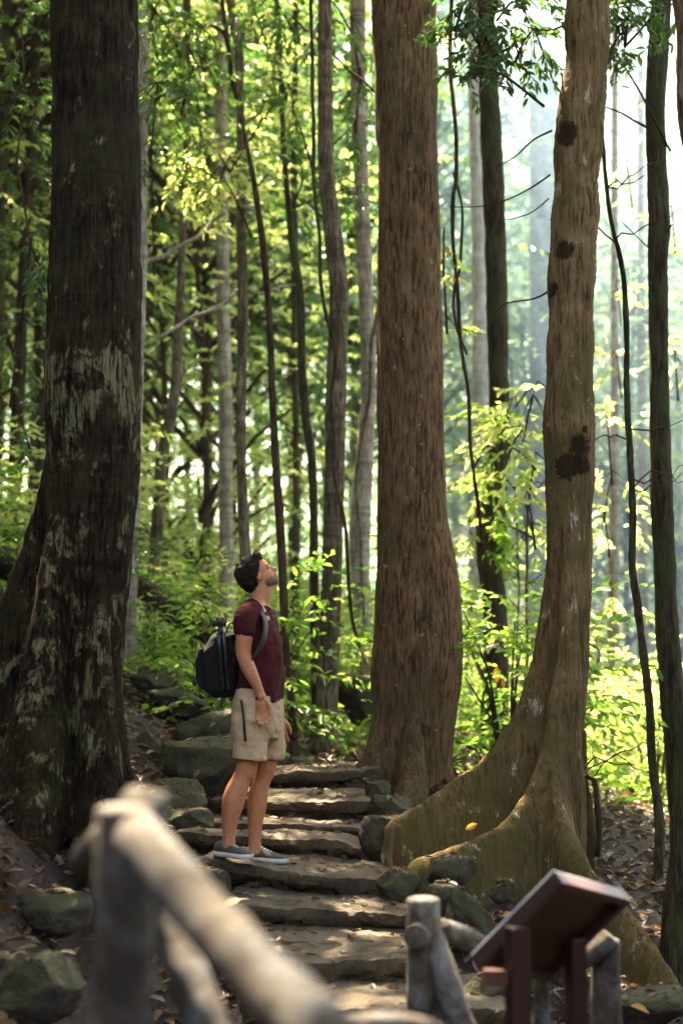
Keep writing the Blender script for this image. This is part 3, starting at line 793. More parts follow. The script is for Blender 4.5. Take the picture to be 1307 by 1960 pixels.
CR = [crown_variant(11, (0, 0, 8), (2.2, 2.2, 5.6), 34, 20, .115, 12, .42, M['leaf']),
      crown_variant(12, (0, 0, 7), (2.6, 2.6, 5.2), 34, 18, .125, 12, .45, M['leaf_yellow']),
      crown_variant(13, (0, 0, 9), (2.4, 2.4, 6.8), 46, 20, .12, 12, .45, M['leaf_dark']),
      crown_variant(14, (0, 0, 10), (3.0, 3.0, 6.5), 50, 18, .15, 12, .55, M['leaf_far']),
      crown_variant(15, (0, 0, 4), (1.8, 1.8, 3.4), 32, 16, .10, 12, .36, M['leaf_yellow'])]
TV = [trunk_variant(1, 12, .08, 'bark_brown'), trunk_variant(2, 10, .065, 'bark_green'), trunk_variant(3, 14, .07, 'bark_green'), trunk_variant(4, 15, .10, 'bark_grey'), trunk_variant(5, 7, .045, 'bark_twig')]
KIND = ['green leafy understorey tree', 'sunlit yellow green tree', 'dark green leafy tree', 'pale bluish green tree', 'small bright yellow green tree']
rr = random.Random(21)
spots = []
tries = 0
while len(spots) < 46 and tries < 9000:
    tries += 1
    y = 15.5 + (rr.random() ** .8) * 33
    x = rr.uniform(-1, 1) * (y * .27 + 1.6)
    if all((x - a) ** 2 + (y - b_) ** 2 > (1.1 + .03 * y) ** 2 for a, b_, _ in spots):
        px = CX + x / y * FPX
        if 850 < px < 1060 and y < 24: continue       # the hazy opening right of the reddish tree
        if 850 < px < 1307 and y < 27: continue
        if any((x - (P(a_, b_, c_).x + SUN.x / SUN.z * h_)) ** 2 + (y - (c_ + SUN.y / SUN.z * h_)) ** 2 < 6 for a_, b_, c_ in ((1210, 1670, 12), (1190, 1480, 14), (380, 1000, 16), (330, 800, 17)) for h_ in (4, 7, 10, 13)): continue
        if 250 < px < 720 and y < 24: continue
        k = rr.choice([0, 2, 2, 2, 1]) if px < 720 else rr.choice([0, 1, 3, 3, 4])
        if y > 32: k = rr.choice([3, 3, 0, 1])
        if px < 350 and rr.random() < .6: k = 2
        spots.append((x, y, k))
for a_, b_, c_ in ((300, 26, 2), (440, 26.5, 0), (560, 27, 2), (680, 27, 0), (1010, 30, 1), (1120, 31, 0), (1200, 28, 1), (1290, 29, 4), (1250, 34, 1), (900, 33, 0), (960, 36, 1), (310, 19, 4), (385, 18, 4), (440, 21, 4)):
    spots.append((XW(a_, b_), b_, c_))
for a_, b_ in ((25, 16.5), (80, 18), (-30, 19), (150, 20), (60, 21.5), (230, 21), (0, 23)):
    spots.append((XW(a_, b_), b_, 2))
for i, (x, y, k) in enumerate(spots):
    px = CX + x / y * FPX
    place = 'left side' if px < 330 else ('behind the hiker' if px < 600 else ('behind the reddish tree' if px < 900 else 'right side'))
    far = 'near the front' if y < 22 else ('in the middle rows' if y < 33 else 'far back')
    lab = '%s %s of the background, %s' % (KIND[k], far, place)
    t = empty('tree', (x, y, ground_z(x, y)), lab, 'tree', KIND[k] + 's, background, ' + far + ', ' + place)
    t.rotation_euler = (0, 0, rr.uniform(0, 6.28))
    s = rr.uniform(.85, 1.2); t.scale = (s, s, s * rr.uniform(.9, 1.15))
    for nm, me in (('trunk', TV[k]), ('crown', CR[k][0]), ('limb', CR[k][1])):
        o = bpy.data.objects.new(nm, me); COL.objects.link(o); o.parent = t

# high crowns over the background, in clumps with bright openings between them
rng = np.random.default_rng(55)
n = 5200
b = np.column_stack([rng.uniform(-20, 14, n), rng.uniform(29, 54, n), rng.uniform(13.5, 21, n)])
keep = np.array([noise.noise(Vector((q[0] * .22, q[1] * .22, 3.3))) > (-.15 if q[0] < -.02 * (q[1] - 14) else .3) for q in b])
b = b[keep]
d = rng.normal(0, 1, (len(b), 3)); d[:, 2] *= .3
farT = [t for t in trees if t[2] >= 14.5]
own = np.array([min(range(len(farT)), key=lambda k: (farT[k][1] - q[0] * .6) ** 2 + (farT[k][2] - q[1] * .6) ** 2) for q in b])
for k, (t, tx, ty, mt) in enumerate(farT):
    if (own == k).sum() > 2:
        link('crown', leaves_mesh('crown', *sprays(rng, b[own == k], d[own == k], 11, 1.3, .42, .8, .2, .5)), M['leaf_canopy'], t)

# shrubs
def shrub_variant(seed, r, nc, per, leaf, mat):
    rng = np.random.default_rng(seed)
    bb, dd, cc = clumps(rng, (0, 0, r * .9), (r, r, r * .8), nc, per, .3)
    me = leaves_mesh('foliage', *sprays(rng, bb, dd, 9, .32, leaf, .9, .3, .42)); me.materials.append(mat)
    m = MB()
    for c in cc: m.tube([(0, 0, -.15), (c[0] * .4, c[1] * .4, c[2] * .6), tuple(c)], [.014, .010, .004], 6)
    sm = m.mesh('stems'); sm.materials.append(M['bark_twig'])
    return me, sm
SV = [shrub_variant(31, .8, 20, 11, .085, M['leaf']), shrub_variant(32, 1.0, 22, 12, .09, M['leaf_yellow']), shrub_variant(33, .7, 18, 11, .08, M['leaf_dark'])]
SK = ['green leafy shrub', 'sunlit yellow green shrub', 'dark green shrub']
rr = random.Random(5); n_s = 0; spots = []
tries = 0
while len(spots) < 95 and tries < 6000:
    tries += 1
    y = 11.5 + rr.random() ** .9 * 20
    x = rr.uniform(-1, 1) * (y * .26 + .8)
    px = CX + x / y * FPX
    if 520 < px < 900 and y < 13.5: continue
    if px > 1040 and y < 13.5: continue
    if all((x - a) ** 2 + (y - b_) ** 2 > .8 for a, b_ in spots): spots.append((x, y))
for (x, y) in spots:
    k = rr.choice([0, 1, 1, 1]) if y > 12.6 else rr.choice([0, 0, 2])
    px = CX + x / y * FPX
    place = 'left of the hiker' if px < 440 else ('between the hiker and the reddish tree' if px < 720 else ('right of the reddish tree' if px < 1040 else 'beyond the buttressed tree'))
    far = 'close behind the boulders' if y < 16 else ('in the middle distance' if y < 23 else 'deep in the forest')
    t = empty('shrub', (x, y, ground_z(x, y) - .05), '%s %s, %s' % (SK[k], far, place), 'shrub', '%ss %s, %s' % (SK[k], far, place))
    s = rr.uniform(.7, 1.25); t.scale = (s, s, s); t.rotation_euler = (0, 0, rr.uniform(0, 6.28))
    for nm, me in (('foliage', SV[k][0]), ('stem', SV[k][1])):
        o = bpy.data.objects.new(nm, me); COL.objects.link(o); o.parent = t

# far wood on the rising slope: one uncountable mass
rng = np.random.default_rng(8)
n = 15000
y = rng.uniform(48, 80, n); x = rng.uniform(-.5, .5, n) * (y * .62 + 6)
zt = np.array([ground_z(a, c) for a, c in zip(x, y)])
z = zt + rng.uniform(0, 1, n) ** 1.1 * (y * .34)
b = np.column_stack([x, y, z])
keepn = np.array([noise.noise(Vector(q) * .28) > (.02 if q[0] > 0 else -.08) - .25 * (q[2] < 6) for q in b])
b = b[keepn]
d = rng.normal(0, 1, (len(b), 3)); d[:, 2] *= .4
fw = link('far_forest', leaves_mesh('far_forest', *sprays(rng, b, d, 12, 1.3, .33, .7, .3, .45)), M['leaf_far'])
setp(fw, kind='stuff', label='far pale green wood fading into blue haze on the slope', cat='forest')

# ------------------------------------------------------------------ near foliage hanging into the frame
def hanging(label, clist, leaf, mat, k, slen, parent=None, name='leafy_branch', seed=1, asp=.36, droop=.5, twigs=True):
    """clist: (px, py, d, n, spread px)"""
    rng = np.random.default_rng(seed)
    bs = []; ds = []; cs = []
    for px, py, d_, n_, sp in clist:
        c = np.array(P(px, py, d_)); s = sp / FPX * d_
        off = rng.normal(0, 1, (n_, 3)) * np.array([s, s * .8, s * .6])
        bs.append(c + off); dv = off * 1.2 + rng.normal(0, .4, (n_, 3)) * s; dv[:, 2] -= s * .3; ds.append(dv); cs.append(Vector(c))
    b = np.concatenate(bs); dd = np.concatenate(ds)
    me = leaves_mesh('leaves', *sprays(rng, b, dd, k, slen, leaf, .55, droop, asp))
    if parent is None:
        parent = empty(name, cs[0], label, 'branch')
    lv = link('leaves', me, mat, parent)
    if twigs:
        m = MB()
        for bb in b[::2]:
            c = min(cs, key=lambda q: (q - Vector(bb)).length)
            m.tube([c + Vector((0, 0, .15)), (c + Vector(bb)) / 2 + Vector((0, 0, .08)), Vector(bb)], [.006, .004, .002], 5)
        tx, ty = parent.location.x, parent.location.y
        for c_ in cs:
            q0 = min([q for q in cs if q.z < c_.z and q is not c_] or [c_], key=lambda q: (q - c_).length)
            if q0 is c_: q0 = Vector((tx, ty, c_.z - .35)) if (Vector((tx, ty, c_.z)) - c_).length < 3 else c_ + Vector((.1, .3, -.3))
            m.tube([q0, (q0 + c_) / 2 + Vector((0, 0, .10)), c_ + Vector((0, 0, .12))], [.011, .009, .006], 6)
        m.build('twigs', M['bark_twig'], parent)
    return parent
hanging(None, [(900, 20, 9.2, 14, 26), (950, 40, 9.2, 16, 28), (1000, 30, 9.2, 14, 25), (930, 110, 9.2, 12, 24), (985, 120, 9.2, 12, 24), (905, 150, 9.2, 8, 18), (1020, 90, 9.2, 8, 18), (870, 60, 9.2, 6, 15)], .075, M['leaf_dark'], 12, .16, find('brown tree'), seed=41)
hanging(None, [(1170, 20, 9.6, 10, 20), (1210, 30, 9.6, 14, 24), (1195, 90, 9.6, 9, 18), (1165, 110, 9.6, 7, 14), (1300, 30, 9.6, 8, 20)], .085, M['leaf_dark'], 10, .16, find('dark knobbly'), seed=42)
hanging(None, [(290, 40, 11.5, 14, 40), (340, 90, 11.5, 12, 40), (300, 190, 11.5, 14, 40), (380, 130, 11.5, 12, 40), (290, 300, 11.5, 9, 30), (310, 20, 11.5, 12, 30), (350, 200, 11.8, 12, 36)], .075, M['leaf_dark'], 15, .26, find('curved grey'), seed=43)
hanging(None, [(400, 300, 12.6, 12, 30), (440, 330, 12.6, 14, 34), (360, 340, 12.6, 12, 34), (530, 160, 12.8, 8, 24), (550, 190, 12.8, 8, 24), (480, 20, 12.8, 10, 40), (420, 350, 12.5, 8, 30)], .085, M['leaf_yellow'], 14, .26, find('slim mottled'), seed=44)
hanging(None, [(560, 60, 12.4, 12, 36), (670, 60, 12.6, 14, 36), (690, 160, 12.6, 12, 30), (560, 230, 12.6, 10, 34), (680, 260, 12.8, 8, 28), (600, 330, 12.8, 6, 30), (630, 20, 12.4, 12, 36), (520, 20, 12.4, 12, 36), (690, 380, 12.8, 8, 24), (560, 400, 12.8, 7, 26)], .08, M['leaf_dark'], 15, .26, find('tall brown'), seed=45)
hanging(None, [(850, 470, 11.2, 3, 10), (848, 530, 11.2, 3, 12), (855, 640, 11.2, 3, 12)], .12, M['leaf_yellow'], 8, .2, find('straight reddish'), seed=46)
hanging(None, [(960, 860, 13, 8, 24), (930, 930, 13, 9, 24), (945, 1000, 13, 8, 22), (940, 790, 13, 5, 18), (925, 1060, 13, 5, 18)], .11, M['leaf'], 9, .26, find('dark mossy'), seed=47)
hanging(None, [(40, 60, 11, 16, 50), (50, 200, 11, 16, 45), (30, 330, 11, 14, 40), (60, 480, 11, 12, 36), (40, 640, 11.5, 12, 40), (20, 780, 11.5, 10, 40)], .08, M['leaf_dark'], 15, .28, find('huge dark'), seed=60)
for i_, q_ in enumerate([(1180, 560, 15, 6, 30), (1200, 330, 15, 6, 30), (1285, 420, 14, 6, 26), (1290, 700, 14, 7, 30), (1180, 700, 15, 6, 28), (1295, 180, 13, 6, 24), (1165, 1130, 14, 6, 26), (1200, 1000, 15, 6, 26)]):
    hanging(None, [q_], .11, M['leaf_yellow'], 9, .32, find('slender bare trunk in the haze'), seed=50 + i_)
hanging(None, [(985, 780, 13, 8, 24), (960, 830, 13, 8, 24), (1030, 760, 13, 7, 20), (905, 900, 13, 7, 24), (990, 940, 13, 8, 24), (1020, 1030, 13, 7, 24), (900, 1010, 13, 6, 20)], .10, M['leaf_yellow'], 10, .28, find('dark mossy'), seed=51)
hanging('bright yellow green fern-like fronds left of the buttressed trunk', [(1020, 790, 11.5, 8, 22), (1000, 850, 11.5, 9, 24), (1025, 900, 11.5, 7, 20), (970, 880, 11.5, 6, 20), (1010, 970, 11.5, 5, 18)], .10, M['leaf_yellow'], 12, .34, name='sapling', seed=48)
hanging(None, [(1160, 800, 13, 6, 26), (1170, 930, 13, 6, 26), (1155, 1000, 13, 5, 22)], .11, M['leaf_yellow'], 10, .3, find('slender bare trunk in the lit'), seed=49)

# ------------------------------------------------------------------ stone steps
def stone_step(label, L, Rr, dL, dR, tread, face, seed, skew=0):
    """L/Rr: (px,py) of the ends of the front top edge"""
    a = P(L[0], L[1], dL); c = P(Rr[0], Rr[1], dR)
    t = (c - a); ln = t.length; n = int(ln / .016)
    back = Vector((-t.y, t.x, 0)).normalized()
    nd = int(tread / .04); nf = int(face / .016)
    vs = []; cols = nd + nf + 1
    for i in range(n + 1):
        s = i / n
        e = a + t * s
        end = min(1, min(s, 1 - s) * ln / .10); rd = math.sqrt(1 - (1 - end) ** 2)
        e = e + back * (.05 * nz(e.x, seed, 0, 2.3) + (1 - rd) * .10 + .02 * nz(e.x, seed, 2, 9) + .008 * nz(e.x, seed, 2, 40)) + Vector((0, 0, .016 * nz(e.x, seed, 4, 5) + .006 * nz(e.x, seed, 4, 25) - (1 - rd) * .03))
        for j in range(cols):
            if j <= nd:
                k = 1 - j / nd           # from the back to the edge
                p = e + back * tread * k
                p.z += .018 * nz(p.x, p.y, seed, 4) + .008 * nz(p.x, p.y, seed, 18) - (.006 if j == nd else 0)
            else:
                k = (j - nd) / nf
                p = e + Vector((0, 0, -face * k - .010)) - back * (.006 - .045 * sstep(.12, .35, k))
                q = Vector((p.x * 5.0 + .6 * nz(p.x, p.z, seed, 5), seed * 2.7, p.z * 8.5 + .4 * nz(p.z, p.x, seed, 6)))
                dd_, pp_ = noise.voronoi(q)
                gr = sstep(0.0, .16, dd_[1] - dd_[0])
                hsh = noise.noise(pp_[0] * 3.3)
                w_ = sstep(.12, .30, k)
                p = p + back * (w_ * ((1 - gr) * .045 + .035 * hsh) + .010 * nz(p.x, p.z, seed, 30) + .018 * nz(p.x, p.z, seed, 9))
            vs.append(p)
    fs = [(i * cols + j, i * cols + j + 1, (i + 1) * cols + j + 1, (i + 1) * cols + j) for i in range(n) for j in range(cols - 1)]
    m = MB(); m.add(vs, fs)
    # close: ends, bottom, back
    lo = [v - Vector((0, 0, 0)) for v in vs]
    bot = []
    for i in (0, n):
        col = [vs[i * cols + j] for j in range(cols)]
        zb = min(q.z for q in col); bp = Vector((col[0].x, col[0].y, zb))
        m.add(col + [bp], [tuple(range(len(col) + 1))] if i == 0 else [tuple(range(len(col), -1, -1))])
    bks = []
    for i in range(n + 1):
        f0 = vs[i * cols]; f1 = vs[i * cols + cols - 1]
        bks += [f0, Vector((f0.x, f0.y, f1.z)), f1]
    m.add(bks, [(i * 3, i * 3 + 3, i * 3 + 4, i * 3 + 1) for i in range(n)] + [(i * 3 + 1, i * 3 + 4, i * 3 + 5, i * 3 + 2) for i in range(n)])
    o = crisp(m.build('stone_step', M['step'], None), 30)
    setp(o, label, 'step', 'rough stone steps of the forest stairway')
    return o
stone_step('topmost long mossy step at the foot of the reddish tree', (505, 1481), (735, 1470), 10.0, 10.05, .7, .32, 1)
stone_step('broad flat step second from the top, behind the hiker’s knees', (395, 1529), (715, 1533), 9.2, 9.2, .85, .34, 2)
stone_step('thin mossy ledge step third from the top of the stairs', (380, 1574), (700, 1580), 8.85, 8.85, .4, .2, 3)
stone_step('step level with the hiker’s ankles, its left end sunlit', (325, 1592), (690, 1612), 8.5, 8.45, .5, .3, 4)
stone_step('wide masonry step the hiker stands on', (372, 1640), (735, 1690), 8.02, 7.85, .62, .34, 5)
stone_step('long step directly below the one the hiker stands on', (420, 1728), (790, 1750), 7.5, 7.45, .6, .3, 6)
stone_step('low narrow step third from the bottom of the stairs', (440, 1795), (800, 1804), 7.15, 7.15, .5, .3, 7)
stone_step('dark lower step beside the log post on the right', (450, 1838), (820, 1835), 6.8, 6.8, .5, .4, 8)
stone_step('bottom step just entering the lower picture edge', (520, 1930), (985, 1930), 6.3, 6.3, .6, .4, 9)

# ------------------------------------------------------------------ boulders
def boulder(label, px, py, wpx, hpx, d, seed, flat=1.0, rot=0, ddepth=1.0):
    c = P(px, py, d); rx = wpx / FPX * d / 2; rz = hpx / FPX * d / 2
    bm_ = MB(); m_, n_ = 34, 56
    bm_.ball((0, 0, 0), (1, 1, 1), n_, m_)
    me = bm_.mesh('boulder')
    n = len(me.vertices); co = np.empty(n * 3); me.vertices.foreach_get('co', co); co = co.reshape(-1, 3)
    rr_ = random.Random(seed)
    pl = [Vector((rr_.uniform(-1, 1), rr_.uniform(-1, 1), rr_.uniform(-.6, 1))).normalized() for _ in range(9)] + [Vector((0, 0, 1))]
    hs = [rr_.uniform(.62, .9) for _ in range(9)] + [.62]
    for i in range(n):
        v = Vector(co[i])
        for p_, h_ in zip(pl, hs):
            e = v.dot(p_) - h_
            if e > 0: v -= p_ * e * .97
        q = v + Vector((seed * 3.1, 0, 0))
        v += Vector(co[i]) * (.09 * noise.noise(q * 2.2) + .05 * abs(noise.noise(q * 5)) + .03 * noise.noise(q * 13) + .015 * noise.noise(q * 28))
        x, y, z = v.x * rx * 1.15, v.y * rx * .9 * ddepth, v.z * rz * 1.25
        co[i] = (x * math.cos(rot) - z * math.sin(rot), y, x * math.sin(rot) + z * math.cos(rot))
    me.vertices.foreach_set('co', co.ravel()); me.update()
    o = crisp(link('boulder', me, M['rock'], None, c), 34)
    return setp(o, label, 'rock', 'mossy rocks beside the stairway')
BL = [
 ('largest flat-topped mossy boulder just left of the hiker’s knees', 385, 1460, 180, 110, 9.6, 1, .1),
 ('dark boulder under the flat-topped one, left of the stairs', 320, 1530, 130, 90, 9.1, 2, 0),
 ('angular mossy boulder behind the hiker’s shorts on the left', 405, 1395, 130, 70, 10.4, 3, .25),
 ('small pale grey rock at the roots of the huge dark tree', 292, 1305, 84, 36, 11.0, 4, 0),
 ('brown sloping rock between the pale rock and the backpack', 350, 1345, 120, 50, 10.8, 5, -.35),
 ('narrow slab leaning by the huge dark tree', 285, 1450, 80, 90, 9.6, 6, -.7),
 ('rounded rock under the backpack', 395, 1320, 70, 60, 11.2, 7, 0),
 ('low dark rock left of the ankle-level step', 345, 1575, 110, 60, 8.8, 8, .05),
 ('mossy rock behind the top step near the blotched trunk', 560, 1470, 90, 50, 10.8, 9, 0),
 ('sunlit rock between the hiker and the top step', 600, 1478, 90, 30, 10.7, 10, 0),
 ('rounded boulder between the pale trunk and reddish tree', 690, 1330, 90, 90, 12.5, 11, 0),
 ('long green mossy rock left of the sign board', 900, 1750, 110, 64, 7.2, 12, -.75),
 ('small pale broken stone beside the long green rock', 958, 1705, 50, 36, 7.2, 13, .3),
 ('dark block stone at the right end of the lower steps', 760, 1700, 80, 80, 7.9, 14, 0),
 ('stone beside the steps under the left buttress root', 740, 1600, 90, 90, 8.6, 15, 0),
 ('dark stone at the right end of the broad flat step', 745, 1545, 70, 50, 9.2, 16, 0),
 ('squat stone behind the short log post', 850, 1720, 70, 70, 7.4, 17, 0),
 ('mossy stone wedged under the front buttress root', 860, 1665, 90, 56, 7.7, 18, .1),
 ('dark rock in the lower right corner under the root', 1230, 1925, 150, 60, 6.6, 19, .2),
 ('brown rock right of the buttressed tree in the clearing', 1190, 1650, 110, 44, 11.5, 20, -.3),
 ('grey flat rock behind the thin crooked sapling', 1225, 1710, 90, 34, 10.8, 21, .1),
 ('dim boulder on the left bank beyond the huge tree', 25, 1075, 110, 60, 12, 22, -.25),
 ('mossy bank stone in the lower left corner', 60, 1880, 170, 130, 5.6, 23, .1),
 ('mossy stone below the huge dark tree roots', 110, 1740, 120, 80, 6.4, 24, 0),
 ('stone right of the front post, at the bottom step end', 930, 1900, 90, 80, 6.6, 25, 0),
 ('dark stone between the sign legs and the root', 1080, 1790, 120, 70, 7.0, 26, .1),
 ('stone block left end of the step below the hiker', 400, 1700, 70, 90, 7.9, 27, 0),
 ('rough stone with a mossy edge left of the lower steps', 420, 1800, 80, 90, 7.3, 28, 0),
 ('small rock at the root tip by the upper steps', 720, 1510, 50, 40, 9.6, 29, 0),
]
for a in BL: boulder(a[0], a[1], a[2], a[3], a[4], a[5], a[6], rot=a[7])

# dead leaves lying on treads and rocks
pp = []
for o in list(SC.objects):
    if o.name.startswith(('stone_step', 'boulder')):
        vs_ = [o.location + v.co for v in o.data.vertices if v.normal.z > .75]
        random.shuffle(vs_)
        pp += vs_[:34 if o.name.startswith('stone') else 10]
m_ = len(pp); ln = RNG.uniform(.025, .075, m_)
lt = link('leaf_litter', leaves_mesh('leaf_litter', np.array(pp) + np.array([0, 0, .008]), np.column_stack([RNG.normal(0, 1, m_), RNG.normal(0, 1, m_), RNG.normal(0, .12, m_)]), np.column_stack([RNG.normal(0, .3, m_), RNG.normal(0, .3, m_), np.ones(m_)]), ln, ln * .5), M['litter'])
setp(lt, kind='stuff', label='small dead leaves lying on the stone treads and rocks', cat='leaf litter')

# fallen log
mb = MB(); sp = spline([tuple(P(*q)) for q in ((262, 1120, 13.2), (310, 1155, 13), (360, 1190, 12.7), (420, 1225, 12.4))], 6)
mb.tube(sp, [.10] * len(sp), 16, .2, True, 5)
setp(mb.build('fallen_log', M['bark_twig']), 'dark fallen log slanting down behind the backpack', 'log')
mb = MB(); sp = spline([tuple(P(*q)) for q in ((1100, 1570, 11), (1130, 1610, 10.8), (1160, 1650, 10.6), (1190, 1690, 10.4))], 6)
mb.tube(sp, [.06] * len(sp), 14, .25, True, 5)
setp(mb.build('fallen_log', M['bark_twig']), 'short broken log lying right of the buttressed tree', 'log')
# orange leaves
def single_leaf(px, py, d, ln_, lab, dirv=(0, 0, -1), nrm=(0, -1, .2)):
    me = leaves_mesh('leaf', np.array([P(px, py, d)]), np.array([dirv], float), np.array([nrm], float), np.array([ln_]), np.array([ln_ * .5]))
    setp(link('dead_leaf', me, M['orange_leaf']), lab, 'leaf')
single_leaf(950, 1275, 13.2, .16, 'bright orange dead leaf caught on the mossy trunk')
single_leaf(960, 1300, 13.2, .09, 'small orange leaf just below the bright orange one', (.2, 0, -1))
single_leaf(890, 1588, 8.3, .08, 'brown dead leaf standing between the two left buttress roots', (1, 0, .5))
single_leaf(1205, 1925, 6.2, .09, 'yellow leaf lying in the lower right corner', (1, 0, -.3), (0, -.5, 1))

# ------------------------------------------------------------------ log railings
def log_piece(mb, pl, r0, r1, wob=.10, n=22, end=.35, k=7):
    sp = spline([tuple(P(*q)) for q in pl], k)
    mb.tube(sp, [lerp(r0, r1, i / (len(sp) - 1)) for i in range(len(sp))], n, wob, end, 7)
rail = empty('log_railing', P(240, 1960, 2.5), 'blurred grey log railing close to the camera, its rail sloping down', 'railing')
def piece(name, pl, r0, r1, parent, wob=.10, end=.35, lab=None):
    m = MB(); log_piece(m, pl, r0, r1, wob, end=end)
    o = m.build(name, M['log'], parent)
    if lab: o['label'] = lab
    return o
def down(px, py, d, L=1.3):
    """vertical post under this point"""
    p = P(px, py, d)
    return p
def post(name, px, py, d, r, parent, length, lean=0.0, r1=None):
    p = P(px, py, d); m = MB()
    pts = [p + Vector((lean * s, 0, -length * s)) for s in np.linspace(0, 1, 14)]
    m.tube(pts, [lerp(r, r1 or r * 1.15, i / 13) for i in range(14)], 24, .08, .3, 7)
    return m.build(name, M['log'], parent)
post('post', 240, 1550, 2.5, .050, rail, 1.9, .0, .060)
piece('rail', [(262, 1600, 2.42), (330, 1680, 2.3), (400, 1765, 2.18), (480, 1850, 2.05), (560, 1930, 1.93), (650, 2010, 1.8), (760, 2120, 1.66)], .042, .046, rail, .2)
piece('cross_rail', [(262, 1570, 2.6), (215, 1600, 2.72), (190, 1625, 2.82), (172, 1648, 2.9)], .036, .04, rail, .13)
piece('end_block', [(255, 1545, 2.62), (285, 1552, 2.6), (318, 1556, 2.6)], .040, .040, rail, .05, .08)
piece('brace', [(300, 1720, 2.75), (340, 1820, 2.7), (380, 1920, 2.65), (430, 2060, 2.6)], .034, .04, rail, .1)
piece('lower_rail', [(560, 1972, 3.0), (640, 1962, 3.0), (720, 1958, 3.0), (800, 1966, 3.05), (860, 1990, 3.1)], .022, .022, rail, .1)

rail2 = empty('log_railing', P(810, 1960, 5.0), 'weathered grey log railing with short posts at the right of the stairs', 'railing')
post('post', 810, 1722, 5.0, .058, rail2, 1.3, .0, .075)
piece('log_stub', [(795, 1792, 4.9), (815, 1788, 5.05), (850, 1782, 5.1)], .040, .045, rail2, .08, .15)
piece('brace', [(822, 1790, 5.0), (848, 1860, 4.95), (875, 1940, 4.9), (905, 2040, 4.85)], .045, .052, rail2, .1)
piece('rail', [(842, 1780, 5.05), (880, 1792, 5.15), (925, 1815, 5.25), (985, 1840, 5.35), (1050, 1850, 5.4), (1110, 1838, 5.4), (1150, 1812, 5.4), (1168, 1795, 5.4)], .042, .040, rail2, .14)
post('post', 1157, 1800, 5.45, .056, rail2, 1.2, .01, .062)
post('post', 1036, 1862, 5.5, .030, rail2, 1.0, .0, .032)

# ------------------------------------------------------------------ information board seen from behind
sign = empty('information_board', P(1050, 1960, 4.6), 'dark red wooden lectern information board seen from its back', 'sign')
A = P(1060, 1666, 4.45); B = P(1192, 1703, 4.76); D = P(899, 1832, 4.57)
wv = (B - A); sv = (D - A)
wd_ = wv.length; sl = sv.length
wv.normalize(); sv = (sv - wv * sv.dot(wv)).normalized()
nv = wv.cross(sv)
if nv.z > 0: nv = -nv                 # points below the board
th = .050
def slab(name, o, a, la, b_, lb, c, lc, mat, bw=.003):
    m = MB(); m.box(o + a * la / 2 + b_ * lb / 2 + c * lc / 2, (la / 2, lb / 2, lc / 2), (a, b_, c))
    ob = m.build(name, mat, sign, False)
    return bevel(ob, bw)
slab('side_frame', A, wv, .03, sv, sl, nv, th, M['redwood'])
slab('side_frame', A + wv * (wd_ - .03), wv, .03, sv, sl, nv, th, M['redwood'])
slab('top_frame', A + wv * .0305, wv, wd_ - .061, sv, .03, nv, th - .002, M['redwood_lit'])
slab('bottom_frame', A + wv * .0305 + sv * (sl - .03), wv, wd_ - .061, sv, .03, nv, th - .002, M['redwood'])
slab('back_board', A + wv * .031 + sv * .031 + nv * .012, wv, wd_ - .062, sv, sl - .062, nv, .012, M['redwood'], .001)
slab('display_panel', A - nv * .006 + wv * .004 + sv * .004, wv, wd_ - .008, sv, sl - .008, nv, .0055, M['panel'], .001)
X, Y, Z = Vector((1, 0, 0)), Vector((0, 1, 0)), Vector((0, 0, 1))
def leg(px0, px1, py, d, dep, ang, parent_name='leg'):
    a = P(px0, py, d); b_ = P(px1, py, d)
    wv_ = Vector((math.cos(ang), math.sin(ang), 0)); dv = Vector((-math.sin(ang), math.cos(ang), 0))
    L = a.z + 2.0
    m = MB(); ww = (b_ - a).length
    m.box((a + b_) / 2 + Vector((0, 0, -L / 2)) + dv * dep / 2, (ww / 2, dep / 2, L / 2), (wv_, dv, Z))
    o = m.build('leg', M['redwood'], sign, False)
    return bevel(o, .004)
leg(978, 1017, 1776, 4.45, .06, R(20))
leg(1093, 1125, 1798, 4.74, .06, R(20))
# rail between the legs
m = MB(); q0 = P(925, 1870, 4.49); q1 = P(977, 1870, 4.49)
m.box((q0 + q1) / 2, ((q1 - q0).length / 2, .018, .024)); bevel(m.build('stretcher', M['redwood_lit'], sign, False), .003)

# ------------------------------------------------------------------ the hiker
DM = 8.1
foot_z_near = None
man = empty('person', P(480, 1645, DM), 'hiker in maroon t-shirt and beige shorts gazing upwards with head tilted back', 'person')
yaw = R(14); FW = Vector((math.cos(yaw), -math.sin(yaw), 0)); RT = Vector((-math.sin(yaw), -math.cos(yaw), 0))
def trings(mb, rows, n=28, sq=2.4):
    """rows: py, left px, right px, half width across the body, depth"""
    rs = []
    for py, a, b_, hw, dd in rows:
        pa, pb = P(a, py, dd), P(b_, py, dd); c = (pa + pb) / 2; h = (pb - pa).length / 2
        ring = []
        for j in range(n):
            t = 2 * math.pi * j / n; ct, st_ = math.cos(t), math.sin(t)
            e = 2 / sq
            ring.append(c + FW * h * math.copysign(abs(ct) ** e, ct) + RT * hw * math.copysign(abs(st_) ** e, st_))
        rs.append(ring)
    mb.rings(rs)
def limb(mb, pl, n=16):
    sp = spline([tuple(P(a, b_, c)) + (r,) for a, b_, c, r in pl], 4)
    mb.tube([Vector(p[:3]) for p in sp], [p[3] for p in sp], n, 0, .7)
body = MB()
trings(body, [(1150, 478, 512, .09, DM), (1162, 468, 514, .155, DM), (1180, 462, 521, .175, DM), (1215, 460, 528, .165, DM), (1260, 464, 531, .15, DM), (1310, 462, 533, .15, DM), (1350, 455, 532, .16, DM), (1400, 455, 528, .155, DM)])
